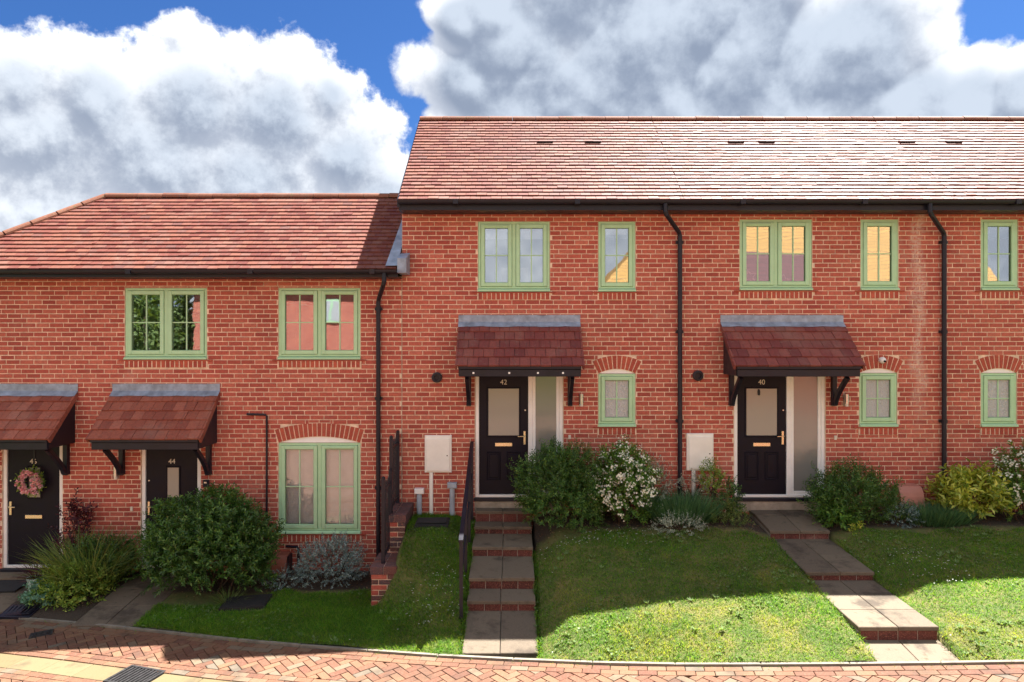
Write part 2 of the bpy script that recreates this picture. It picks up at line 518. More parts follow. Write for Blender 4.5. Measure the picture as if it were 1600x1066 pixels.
M['greyleaf'] = leaf_mat('blue_grey_leaves', [(0, (0.105, 0.176, 0.187)), (.6, (0.210, 0.304, 0.323)), (1, (0.420, 0.528, 0.510))], 0.2, 0.6)
M['gold'] = leaf_mat('yellow_green_leaves', [(0, (0.156, 0.247, 0.030)), (.5, (0.390, 0.468, 0.060)), (1, (0.676, 0.676, 0.144))], 0.3, 0.35, 0.5)
M['lime'] = leaf_mat('lime_leaves', [(0, (0.117, 0.210, 0.030)), (.6, (0.221, 0.350, 0.060)), (1, (0.416, 0.504, 0.108))], 0.3, 0.45)
M['sedge'] = leaf_mat('sedge_leaves', [(0, (0.078, 0.145, 0.030)), (.6, (0.143, 0.217, 0.054)), (1, (0.273, 0.304, 0.096))], 0.3, 0.5)
M['purple'] = leaf_mat('purple_leaves', [(0, (.05, .012, .022)), (1, (.12, .03, .045))], 0.25, 0.45)
M['sedum'] = leaf_mat('sedum_leaves', [(0, (0.084, 0.195, 0.135)), (1, (0.196, 0.360, 0.255))], 0.2, 0.45)
M['petal'] = leaf_mat('white_petals', [(0, (.78, .77, .70)), (1, (.88, .87, .83))], 0.25, 0.7)
M['pink'] = leaf_mat('pink_petals', [(0, (.75, .30, .43)), (.6, (.88, .56, .66)), (1, (.92, .78, .80))], 0.25, 0.7)
M['mulch'] = leaf_mat('leaf_litter', [(0, (.09, .05, .03)), (.6, (.19, .11, .06)), (1, (.34, .24, .14))], 0.1, 0.9, 0.1)
M['tree'] = leaf_mat('tree_leaves', [(0, (.06, .11, .03)), (1, (.16, .22, .06))], 0.4)

def paver_mat(name, stops, rough=0.85, speck=(0.23, 0.17, .12), stain=0.5):
    m, t, p, out = new_mat(name)
    r, pos = rnd(t)
    c = t.ramp(r, stops)
    n = t.noise(pos, 60, 5, 0.7)
    c = t.mix(t.smooth(n, 0.45, 0.7, 0, 0.4), c, speck)
    n2 = t.noise(pos, 2.3, 6, 0.65)
    c = t.mix(t.smooth(n2, 0.5, 0.68, 0, stain), c, (0.05, 0.038, 0.03))
    n6 = t.noise(pos, 11, 6, 0.7)
    c = t.mix(t.smooth(n6, 0.56, 0.7, 0, stain*.7), c, (0.045, 0.042, 0.02))
    t.l.new(c, p.inputs['Base Color'])
    p.inputs['Roughness'].default_value = rough
    p.inputs['Specular IOR Level'].default_value = 0.3
    bump(t, p, n, 0.4, 0.005)
    return m
M['paver'] = paver_mat('clay_paver', [(0, (.125, .05, .032)), (.45, (.16, .071, .041)), (.8, (.182, .094, .052)), (.95, (.16, .115, .078)), (1, (.125, .10, .075))])
M['channel'] = paver_mat('channel_slab', [(0, (.15, .112, .055)), (1, (.18, .14, .075))], 0.9, (.18, .145, .09))
M['slab'] = paver_mat('path_slab', [(0, (.125, .096, .072)), (1, (.175, .138, .10))], 0.9, (.23, .18, .12), 0.75)

def brick_tex_mat():
    m, t, p, out = new_mat('far_brick')
    tc = t.node('ShaderNodeNewGeometry')
    sx = t.node('ShaderNodeSeparateXYZ'); t.l.new(tc.outputs['Position'], sx.inputs[0])
    cb = t.node('ShaderNodeCombineXYZ')
    t.l.new(t.math('ADD', sx.outputs[0], sx.outputs[1]), cb.inputs[0]); t.l.new(sx.outputs[2], cb.inputs[1])
    b = t.node('ShaderNodeTexBrick'); t.l.new(cb.outputs[0], b.inputs['Vector'])
    b.inputs['Scale'].default_value = 1.0
    b.inputs['Brick Width'].default_value = .225; b.inputs['Row Height'].default_value = .075; b.inputs['Mortar Size'].default_value = .005
    b.inputs['Color1'].default_value = (.40, .075, .05, 1); b.inputs['Color2'].default_value = (.54, .14, .085, 1); b.inputs['Mortar'].default_value = (.6, .43, .32, 1)
    t.l.new(b.outputs[0], p.inputs['Base Color']); p.inputs['Roughness'].default_value = .9
    return m
M['far_brick'] = brick_tex_mat()
def deck_mat():
    m, t, p, out = new_mat('roof_deck_tiles')
    tc = t.node('ShaderNodeNewGeometry')
    sx = t.node('ShaderNodeSeparateXYZ'); t.l.new(tc.outputs['Position'], sx.inputs[0])
    cb = t.node('ShaderNodeCombineXYZ')
    t.l.new(t.math('ADD', sx.outputs[0], 0.0), cb.inputs[0]); t.l.new(t.math('MULTIPLY', sx.outputs[2], 1.57), cb.inputs[1])
    b = t.node('ShaderNodeTexBrick'); t.l.new(cb.outputs[0], b.inputs['Vector'])
    b.inputs['Scale'].default_value = 1.0
    b.inputs['Brick Width'].default_value = .165; b.inputs['Row Height'].default_value = .125; b.inputs['Mortar Size'].default_value = .009
    b.inputs['Color1'].default_value = (.42, .13, .06, 1); b.inputs['Color2'].default_value = (.55, .20, .09, 1); b.inputs['Mortar'].default_value = (.10, .035, .025, 1)
    t.l.new(b.outputs[0], p.inputs['Base Color']); p.inputs['Roughness'].default_value = .6
    return m
M['deck'] = deck_mat()
def paver_tex_mat():
    m, t, p, out = new_mat('road_far')
    tc = t.node('ShaderNodeNewGeometry')
    mp = t.node('ShaderNodeMapping'); t.l.new(tc.outputs['Position'], mp.inputs[0]); mp.inputs['Rotation'].default_value = (0, 0, .9)
    b = t.node('ShaderNodeTexBrick'); t.l.new(mp.outputs[0], b.inputs['Vector'])
    b.inputs['Scale'].default_value = 1.0
    b.inputs['Brick Width'].default_value = .2; b.inputs['Row Height'].default_value = .1; b.inputs['Mortar Size'].default_value = .004
    b.inputs['Color1'].default_value = (.16, .075, .05, 1); b.inputs['Color2'].default_value = (.21, .11, .07, 1); b.inputs['Mortar'].default_value = (.17, .14, .08, 1)
    t.l.new(b.outputs[0], p.inputs['Base Color']); p.inputs['Roughness'].default_value = .9
    return m
M['road_far'] = paver_tex_mat()

def far_roof_mat(name, c):
    m, t, p, out = new_mat(name)
    tc = t.node('ShaderNodeNewGeometry')
    sx = t.node('ShaderNodeSeparateXYZ'); t.l.new(tc.outputs['Position'], sx.inputs[0])
    cb = t.node('ShaderNodeCombineXYZ')
    t.l.new(sx.outputs[0], cb.inputs[0]); t.l.new(t.math('MULTIPLY', sx.outputs[2], 1.5), cb.inputs[1])
    b = t.node('ShaderNodeTexBrick'); t.l.new(cb.outputs[0], b.inputs['Vector'])
    b.inputs['Scale'].default_value = 1.0
    b.inputs['Brick Width'].default_value = 90; b.inputs['Row Height'].default_value = .3; b.inputs['Mortar Size'].default_value = .03
    b.inputs['Color1'].default_value = (c[0], c[1], c[2], 1); b.inputs['Color2'].default_value = (c[0]*1.15, c[1]*1.15, c[2]*1.2, 1); b.inputs['Mortar'].default_value = (c[0]*.55, c[1]*.5, c[2]*.5, 1)
    t.l.new(b.outputs[0], p.inputs['Base Color']); p.inputs['Roughness'].default_value = .7
    return m
M['far_roof'] = far_roof_mat('far_roof_orange', (.34, .175, .028))
M['far_roof_red'] = far_roof_mat('far_roof_maroon', (.085, .022, .022))

# ------------------------------------------------------------------ terrain
EX = np.array([-40, -12, -9.0, -7.36, -5.3, -3.15, -0.6, 1.42, 3.4, 5.26, 8.0, 12, 40])
EY = np.array([-1.0, -0.95, -1.05, -1.30, -1.86, -2.52, -3.15, -3.55, -3.85, -4.08, -4.3, -4.5, -4.6])
ZX = np.array([-40, -9.0, -7.36, -3.15, -0.6, 1.42, 3.4, 5.26, 8, 12, 40])
ZZ = np.array([-1.9, -1.46, -1.40, -1.24, -1.135, -1.03, -0.885, -0.75, -0.6, -.45, -.2])
_fx = np.linspace(-14, 13, 541)
_ker = np.exp(-np.linspace(-2, 2, 41)**2); _ker /= _ker.sum()
def _sm(y):
    p = np.pad(y, 20, mode='edge'); return np.convolve(p, _ker, 'valid')
_fy = _sm(np.interp(_fx, EX, EY)); _fz = _sm(np.interp(_fx, ZX, ZZ))
def edge_y(x): return np.interp(x, _fx, _fy)
def road_z(x): return np.interp(x, _fx, _fz)
def sstep(a, b, x):
    t = np.clip((x-a)/(b-a), 0, 1); return t*t*(3-2*t)

def ground_z(x, y):
    x = np.asarray(x, float); y = np.asarray(y, float)
    ey = edge_y(x); rz = road_z(x)
    # upper gardens: bed level at the wall, easing down to the road
    u = np.clip((y + 0.75) / (ey + 0.75), 0, 1)
    top = -0.22 - 0.05*np.clip((.8-x)/2, 0, 1)
    hump = 0.03*np.sin(u*math.pi) * sstep(0.2, 1.2, x)
    zr = top + (rz + 0.018 - top)*(0.9*u + 0.1*u*u) + hump
    # lower gardens
    ul = np.clip(y/ey, 0, 1)
    zl = -1.19 + (rz + 0.018 + 1.19)*ul*ul
    xb = np.where(y > -1.35, -1.55, -1.55 + sstep(-1.35, -2.3, y)*1.0)
    w = sstep(0, 1, (x + 1.95)/(xb + 1.95))
    z = zl*(1-w) + zr*w
    # the turf meets the slabs along the stepped paths
    for (pa, pb, py_, pz_) in ((-.59, .31, (-3.2, -2.22, -1.85, -1.13, -.5, 0), (-1.12, -.93, -.76, -.56, -.40, -.32)), (3.85, 4.75, (-4, -3.52, -2.17, -.92, 0), (-.86, -.70, -.53, -.34, -.24))):
        dd = np.maximum(np.maximum(pa-x, x-pb), 0)
        wp = 1-sstep(0.02, .45, dd)
        z = z*(1-wp) + np.interp(y, py_, pz_)*wp
    return z + 0.012*np.sin(x*3.1 + y*1.7) + 0.010*np.sin(x*1.3 - y*4.1)

PATHS = {   # x0, x1 of the paths through the lawns
    '46': (-8.35, -7.38), '44': (-6.0, -5.08), '42': (-0.59, 0.31), '40': (3.85, 4.75)}

# ground sheet reaching far beyond the houses
g = MB(); g.quad((-900, -900, -2.2), (900, -900, -2.2), (900, 900, -2.2), (-900, 900, -2.2))
tag(g.build('ground', plain('far_ground', (.045, .065, .018), .95, .4, .3)), kind='structure')

def grid_obj(name, xs, ys, zf, mat):
    X, Y = np.meshgrid(xs, ys, indexing='ij')
    Z = zf(X, Y)
    V = np.stack([X, Y, Z], -1).reshape(-1, 3)
    nx, ny = X.shape
    i, j = np.meshgrid(np.arange(nx-1), np.arange(ny-1), indexing='ij')
    a = (i*ny+j).ravel()
    F = np.stack([a, a+ny, a+ny+1, a+1], -1)
    return np_obj(name, V, F, mat)

# lawn sheet, following the road edge
nxs = np.linspace(-13, 12, 420)
T = np.linspace(0, 1, 60)
X = np.repeat(nxs[:, None], 60, 1); Y = edge_y(X)*T[None, :] + 0.25*(1-T[None, :])
Z = ground_z(X, Y)
for k, (a, b) in PATHS.items():
    Z = np.where((X > a+.0) & (X < b-.0), Z - 0.38, Z)
V = np.stack([X, Y, Z], -1).reshape(-1, 3)
i, j = np.meshgrid(np.arange(419), np.arange(59), indexing='ij'); a = (i*60+j).ravel()
def lawn_mat():
    m, t, p, out = new_mat('lawn_ground')
    ge = t.node('ShaderNodeNewGeometry'); pos = ge.outputs['Position']
    n = t.noise(pos, 3.0, 6, .7)
    c = t.mix(t.smooth(n, .35, .65), (.08, .11, .022), (.17, .15, .045))
    sx = t.node('ShaderNodeSeparateXYZ'); t.l.new(pos, sx.inputs[0])
    bed = t.smooth(t.math('ADD', sx.outputs[1], t.math('MULTIPLY', t.math('SUBTRACT', n, .5), .5)), -1.0, -.8)
    bed = t.math('MAXIMUM', bed, t.smooth(sx.outputs[0], -5.5, -5.6))
    c = t.mix(bed, c, (.05, .033, .022))
    t.l.new(c, p.inputs['Base Color']); p.inputs['Roughness'].default_value = .95
    bump(t, p, t.noise(pos, 40, 5, .7), .8, .03)
    return m
tag(np_obj('lawn', V, np.stack([a, a+60, a+61, a+1], -1), lawn_mat()), kind='structure')

# road sheet
nxs = np.linspace(-13, 12, 200)
T = np.linspace(0, 1, 30)
X = np.repeat(nxs[:, None], 30, 1); Y = edge_y(X)*(1-T[None, :]) + (-16.0)*T[None, :]
Zr = road_z(X) - 0.05 + 0.02*T[None, :]*0
V = np.stack([X, Y, Zr], -1).reshape(-1, 3)
i, j = np.meshgrid(np.arange(199), np.arange(29), indexing='ij'); a = (i*30+j).ravel()
road = tag(np_obj('road', V, np.stack([a, a+30, a+31, a+1], -1), M['jointsand']), kind='structure')
# the far half of the road, where single blocks can no longer be told apart
X2 = np.repeat(nxs[:, None], 30, 1); Y2 = (edge_y(X2)-3.2)*(1-T[None, :]) + (-21.0)*T[None, :]
V = np.stack([X2, Y2, road_z(X2) - 0.006], -1).reshape(-1, 3)
tag(np_obj('road_surface', V, np.stack([a, a+30, a+31, a+1], -1), M['road_far'], road), kind='structure')

def clip_half(poly, px, py, nx, ny):
    """keep the side where (p - P).n >= 0"""
    out = []
    for i in range(len(poly)):
        a, b = poly[i-1], poly[i]
        da = (a[0]-px)*nx + (a[1]-py)*ny; db = (b[0]-px)*nx + (b[1]-py)*ny
        if (da >= 0) != (db >= 0):
            t = da/(da-db); out.append((a[0]+(b[0]-a[0])*t, a[1]+(b[1]-a[1])*t))
        if db >= 0: out.append(b)
    return out

def edge_frame(x):
    """point on the lawn edge, unit normal pointing to the road"""
    dx = 0.05; m = (edge_y(x+dx)-edge_y(x-dx))/(2*dx)
    l = math.hypot(1, m)
    return float(edge_y(x)), m/l, -1/l     # normal (m,-1)/l

def prism_block(mb, poly, top, dz=0.05, ch=0.004):
    cx = sum(p[0] for p in poly)/len(poly); cy = sum(p[1] for p in poly)/len(poly)
    n = len(mb.v); k = len(poly)
    zt = [float(road_z(p[0])) + top for p in poly]
    def inset(p):
        d = math.hypot(p[0]-cx, p[1]-cy) or 1
        return (p[0]+(cx-p[0])/d*ch*1.4, p[1]+(cy-p[1])/d*ch*1.4)
    mb.v += [(p[0], p[1], z-dz) for p, z in zip(poly, zt)]
    mb.v += [(p[0], p[1], z-ch) for p, z in zip(poly, zt)]
    mb.v += [(*inset(p), z) for p, z in zip(poly, zt)]
    for i in range(k):
        j = (i+1) % k
        mb.f.append((n+i, n+j, n+k+j, n+k+i)); mb.f.append((n+k+i, n+k+j, n+2*k+j, n+2*k+i))
    mb.f.append(tuple(n+2*k+i for i in range(k)))

def area(poly):
    return abs(sum(poly[i-1][0]*poly[i][1]-poly[i][0]*poly[i-1][1] for i in range(len(poly))))/2
def ccw(poly):
    s_ = sum(poly[i-1][0]*poly[i][1]-poly[i][0]*poly[i-1][1] for i in range(len(poly)))
    return poly if s_ > 0 else poly[::-1]

blocks = []       # (distance to camera, polygon, whole)
B = 0.1; gap = 0.0035
zones = [(0.255, 0.74), (1.465, 3.2)]       # herringbone fields between the border rows, metres from the lawn edge
ang = rad(38)
ca, sa = math.cos(ang), math.sin(ang)
for zi, (t0, t1) in enumerate(zones):
    for i in range(-120, 121):
        for j in range(-120, 121):
            # herringbone of 2:1 blocks on a unit lattice
            for kind in (0, 1):
                if kind == 0:
                    if (i - j) % 4 != 0: continue
                    cells = (i, j, i+2, j+1)
                else:
                    if (i - j) % 4 != 3: continue
                    cells = (i, j, i+1, j+2)
                x0, y0, x1, y1 = [c*B for c in cells]
                cx, cy = (x0+x1)/2, (y0+y1)/2
                wx = cx*ca - cy*sa - 1.5; wy = cx*sa + cy*ca - 4.0
                if wx < -9.6 or wx > 7.6 or wy < -7.4 or wy > -0.8: continue
                ey, nx, ny = edge_frame(wx)
                dist = (wy-ey)*ny
                if dist < t0-0.13 or dist > t1+0.13: continue
                poly = [(x0+gap, y0+gap), (x1-gap, y0+gap), (x1-gap, y1-gap), (x0+gap, y1-gap)]
                poly = [(p[0]*ca-p[1]*sa-1.5, p[0]*sa+p[1]*ca-4.0) for p in poly]
                n0 = area(poly)
                poly = clip_half(poly, wx+nx*t0, ey+ny*t0, nx, ny)
                if len(poly) >= 3: poly = clip_half(poly, wx+nx*t1, ey+ny*t1, -nx, -ny)
                if len(poly) < 3 or area(poly) < 0.0012: continue
                blocks.append((math.hypot(wx, wy-CAM_Y), ccw(poly), area(poly) > 0.98*n0))
# border rows of stretchers following the edge
arc = [(-9.6, 0.0)]
xs_ = np.linspace(-9.6, 7.6, 1400)
ss = np.concatenate([[0], np.cumsum(np.hypot(np.diff(xs_), np.diff(edge_y(xs_))))])
def along(s): return float(np.interp(s, ss, xs_))
def strip(t0, t1, length, off, out, gap=0.0035):
    s = off
    while s < ss[-1]-length:
        pts = []
        for s_, t_ in ((s+gap, t0+gap), (s+length-gap, t0+gap), (s+length-gap, t1-gap), (s+gap, t1-gap)):
            x = along(s_); ey, nx, ny = edge_frame(x)
            pts.append((x+nx*t_, ey+ny*t_))
        out.append((math.hypot(pts[0][0], pts[0][1]-CAM_Y), ccw(pts), False))
        s += length
for r_, t_ in enumerate((0.052, 0.152)): strip(t_, t_+.1, .2, .1*r_, blocks)
for r_, t_ in enumerate((0.742, 0.842, 1.262, 1.362)): strip(t_, t_+.1, .2, .1*(r_ % 2), blocks)

def in_view(x, y):
    d = y-CAM_Y
    if d < 1: return False
    px = 800+1065.6*x/d; py = 533+1065.6*(CAM_Z-float(road_z(x)))/d
    return -10 < px < 1610 and py < 1075
cand = sorted([b for b in blocks if in_view(*b[1][0])], key=lambda b: (not b[2], b[0]))
chosen = set(id(b) for b in cand[:300])
rest = MB()
for b in blocks:
    top = random.gauss(0, 0.0015)
    if id(b) in chosen:
        mb = MB(); prism_block(mb, b[1], top)
        cx = sum(p[0] for p in b[1])/len(b[1]); cy = sum(p[1] for p in b[1])/len(b[1])
        mb.build('paving_block', M['paver'], road)
    else:
        prism_block(rest, b[1], top)
rest.build('paving_blocks', M['paver'], road, 'stuff')
# drainage channel of yellow slabs
chan = []
GX = -3.98
strip(.945, 1.255, .52, (float(np.interp(GX, xs_, ss))-.26) % .52, chan, 0.004)
ey, nx, ny = edge_frame(GX)
for d_, poly, w_ in chan:
    if abs(sum(p[0] for p in poly)/4 - (GX+nx*1.1)) < 0.26: continue
    mb = MB(); prism_block(mb, poly, random.gauss(-0.004, .001), 0.05, .006)
    mb.build('channel_slab', M['channel'], road)
# kerb edging
kerbs = []
strip(0.0, 0.048, .9, 0.0, kerbs, 0.003)
kr = None
for d_, poly, w_ in kerbs:
    mb = MB(); prism_block(mb, poly, 0.022, 0.10, .006)
    if kr is None:
        kr = mb.build('kerb', M['concrete']); tag(kr, kind='structure')
    else:
        mb.build('edging_stone', M['concrete'], kr)

# gully grating in the channel
ey, nx, ny = edge_frame(GX)
gc = Vector((GX+nx*1.1, ey+ny*1.1, float(road_z(GX))))
gl = empty('gully_grating', gc, 'dark iron gully grating set in the yellow channel slabs', 'drain')
th = math.atan2(-nx, ny) + math.pi
R2 = Matrix.Rotation(th, 3, 'Z')
def gbox(mb, x0, x1, y0, y1, z0, z1):
    t_ = MB().box(x0, x1, y0, y1, z0, z1)
    n = len(mb.v); mb.v += [tuple(R2 @ Vector(v) + gc) for v in t_.v]; mb.f += [tuple(n+i for i in f) for f in t_.f]
f = MB()
for bx in ((-.25, .25, -.2, -.17), (-.25, .25, .17, .2), (-.25, -.22, -.17, .17), (.22, .25, -.17, .17)): gbox(f, *bx, -.05, .004)
f.build('frame', M['dark_iron'], gl)
for k in range(9):
    x = -.19+k*.0475
    b_ = MB(); gbox(b_, x-.012, x+.012, -.169, .169, -.04, .0); b_.build('bar', M['dark_iron'], gl)
b_ = MB(); gbox(b_, -.219, .219, -.169, .169, -.09, -.075); b_.build('sump', M['dark'], gl)

# ------------------------------------------------------------------ paths and steps
def path(name, x0, x1, treads, rows, seed=0):
    """treads: (y_front, y_back, z_front, z_back, riser height)"""
    r = random.Random(seed)
    base = MB()
    for yf, yb, zf, zb, rh in treads:
        zl_ = min(zf, zb) - 0.5
        base.prism([(yf+.02, zl_), (yb, zl_), (yb, zb-.045), (yf+.02, zf-.045)], 'x', x0+.01, x1-.01)
    p = tag(base.build(name, M['stone']), kind='structure')
    for (yf, yb, zf, zb, rh), nr in zip(treads, rows):
        xm = (x0+x1)/2 + r.uniform(-.01, .01)
        for k in range(nr):
            a0 = yf+(yb-yf)*k/nr; a1 = yf+(yb-yf)*(k+1)/nr
            for xa, xb in ((x0, xm), (xm, x1)):
                mb = MB()
                za = zf+(zb-zf)*(a0-yf)/(yb-yf) + r.uniform(-.003, .003); zc = zf+(zb-zf)*(a1-yf)/(yb-yf) + r.uniform(-.003, .003)
                g_ = .004; c = .006
                xa_, xb_ = xa+g_, xb-g_; ya, yc = a0+g_*.5, a1-g_*.5
                n = len(mb.v)
                mb.v += [(xa_, ya, za-.045), (xb_, ya, za-.045), (xb_, yc, zc-.045), (xa_, yc, zc-.045),
                         (xa_, ya, za-c), (xb_, ya, za-c), (xb_, yc, zc-c), (xa_, yc, zc-c),
                         (xa_+c, ya+c, za), (xb_-c, ya+c, za), (xb_-c, yc-c, zc), (xa_+c, yc-c, zc)]
                mb.f += [(3, 2, 1, 0), (8, 9, 10, 11)] + [(i, (i+1) % 4, 4+(i+1) % 4, 4+i) for i in range(4)] + [(4+i, 4+(i+1) % 4, 8+(i+1) % 4, 8+i) for i in range(4)]
                mb.build('paving_slab', M['slab'], p)
        if rh > 0:
            nb = 4; w = (x1-x0-.02)/nb
            for k in range(nb):
                mb = MB().bbox(x0+.01+k*w+.004, x0+.01+(k+1)*w-.004, yf+.014, yf+.1, zf-.048-rh, zf-.05, .004)
                mb.build('brick', M['riser'], p)
    return p
M['riser'] = brick_mat('riser_brick', [(0, (.07, .026, .022)), (.6, (.105, .034, .028)), (1, (.055, .022, .019))], 0.3)
path('path', -.59, .31, [(-.20, 0.0, -.17, -.165, .13), (-.50, -.20, -.335, -.335, .10), (-1.13, -.48, -.46, -.45, .11), (-1.85, -1.11, -.665, -.60, .12), (-2.22, -1.83, -.835, -.815, .13), (-3.12, -2.20, -1.10, -.965, 0)], [1, 1, 1, 1, 1, 1], 1)
path('path', 3.85, 4.75, [(-.30, 0, -.20, -.195, 0), (-.92, -.30, -.285, -.20, .10), (-2.17, -.90, -.475, -.41, .11), (-3.52, -2.15, -.625, -.585, .13), (-3.925, -3.50, -.835, -.78, 0)], [1, 1, 2, 3, 1], 2)
path('path', -6.0, -5.08, [(-.75, 0, -1.2, -1.19, 0), (-1.83, -.75, -1.315, -1.2, 0)], [1, 2], 3)
path('path', -8.35, -7.38, [(-.25, 0, -1.22, -1.2, .06), (-1.2, -.23, -1.385, -1.29, 0)], [1, 2], 4)

# ------------------------------------------------------------------ houses
CH, BW = 0.075, 0.225          # course height and brick pitch
RIGHT_EAVE = (-0.35, 4.78); RIGHT_RIDGE = (2.16, 6.85); RIGHT_BACK = 4.3
LEFT_EAVE = (-0.35, 3.69); LEFT_RIDGE = (1.51, 5.22); LEFT_BACK = 3.0
LEFT_END = -9.0
GRP = 'brick terraced houses in the row'
H = {}
H['46'] = empty('terraced_house', (-8.0, 0, -1.2), 'end house with hipped roof, black door hung with a pink flower wreath', 'house', GRP)
H['44'] = empty('terraced_house', (-4.4, 0, -1.2), 'lower brick house numbered 44 with an arched white-blinded window', 'house', GRP)
H['42'] = empty('terraced_house', (0.4, 0, -.3), 'brick house numbered 42 at the top of the steep railed steps', 'house', GRP)
H['40'] = empty('terraced_house', (4.8, 0, -.3), 'brick house numbered 40 with a small white camera over its arched window', 'house', GRP)
H['38'] = empty('terraced_house', (9.0, 0, -.3), 'rightmost brick house, cut by the picture edge, door not in view', 'house', GRP)
LIM = {'46': (LEFT_END, -6.88), '44': (-6.88, -1.795), '42': (-1.79, 2.70), '40': (2.70, 6.99), '38': (6.99, 11.6)}
ZLOW = {'46': -1.5, '44': -1.5, '42': -.6, '40': -.5, '38': -.5}
ZTOP = {'46': 3.60, '44': 3.60, '42': 4.66, '40': 4.66, '38': 4.66}

# windows: house, left, top, right, bottom pixel of the frame, casements, arch, glass
WINS = [('44', 195, 450, 323, 562, 2, 0, 'glass'), ('44', 435, 450, 563, 562, 2, 0, 'glass'), ('44', 435, 692, 563, 834, 2, 1, 'glass_clear'),
        ('42', 747, 346, 859, 456, 2, 0, 'glass'), ('42', 935, 346, 993, 456, 1, 0, 'glass'), ('42', 935, 584, 993, 667, 1, 1, 'frost'),
        ('40', 1156, 343, 1269, 454, 2, 0, 'glass'), ('40', 1345, 343, 1404, 454, 1, 0, 'glass'), ('40', 1343, 583, 1402, 667, 1, 1, 'frost'),
        ('38', 1533, 343, 1591, 454, 1, 0, 'glass'), ('38', 1533, 583, 1589, 667, 1, 1, 'frost'), ('38', 1720, 343, 1830, 454, 2, 0, 'glass')]
DOORS = {'46': (-8.30, -7.32, -1.15), '44': (-6.04, -5.07, -1.15), '42': (-.60, .835, 0.0), '40': (3.615, 5.105, 0.0)}
DOOR_H = 2.08

def arch_geom(x0, x1, zs):
    """segmental arch: springing height zs, span x0..x1 -> centre, radius, outer radius"""
    half = (x1-x0)/2; rise = 0.075 if half < .5 else 0.10
    Rr = (half*half + rise*rise)/(2*rise)
    return (x0+x1)/2, zs+rise-Rr, Rr, rise

# excluded regions per house
holes = {k: [] for k in H}
def add_rect(h, x0, x1, z0, z1, cut=True): holes[h].append(('r', x0, x1, z0, z1, cut))
for (h, l, t_, r_, b_, nc, ar, gk) in WINS:
    x0, x1, z0, z1 = WX(l), WX(r_), WZ(b_), WZ(t_)
    add_rect(h, x0, x1, z0, z1)
    zsill = z0 - .022 - .108
    add_rect(h, x0-.01, x1+.01, zsill, z0, False)
    if ar:
        cx, cz, Rr, rise = arch_geom(x0, x1, z1)
        holes[h].append(('a', cx, cz, Rr+.222, x0, x1, z1, Rr))
for h, (x0, x1, z0) in DOORS.items():
    add_rect(h, x0, x1, z0-.2, z0+DOOR_H)

def excluded(h, za, zb):
    out = []
    for q in holes[h]:
        if q[0] == 'r':
            if q[3] < zb-.012 and q[4] > za+.012: out.append((q[1], q[2]))
        else:
            _, cx, cz, Ro, x0, x1, zs, Rr = q
            if zb > zs-.02 and za < cz+Ro:
                zm = max(za+.01, zs)
                if Ro*Ro > (zm-cz)**2:
                    # skewback: limited by the radial line through the springing
                    hw = math.sqrt(Ro*Ro-(zm-cz)**2)
                    tx = (x1-cx)*((zm+.02-cz)/(zs-cz))
                    hw = min(hw, tx+.004)
                    out.append((cx-hw, cx+hw))
    return out

def cut_intervals(a, b, ex):
    segs = [(a, b)]
    for e0, e1 in ex:
        n = []
        for s0, s1 in segs:
            if e1 <= s0 or e0 >= s1: n.append((s0, s1)); continue
            if e0 > s0: n.append((s0, e0))
            if e1 < s1: n.append((e1, s1))
        segs = n
    return segs

BD = 0.075     # brick depth modelled
full_meshes = []
for k in range(5):
    mb = MB().bbox(0, BW-.0130, 0, BD, 0, CH-.0130, random.choice((.003, .004, .006)))
    me = bpy.data.meshes.new('brick'); me.from_pydata(mb.v, [], mb.f); me.materials.append(M['brick']); full_meshes.append(me)

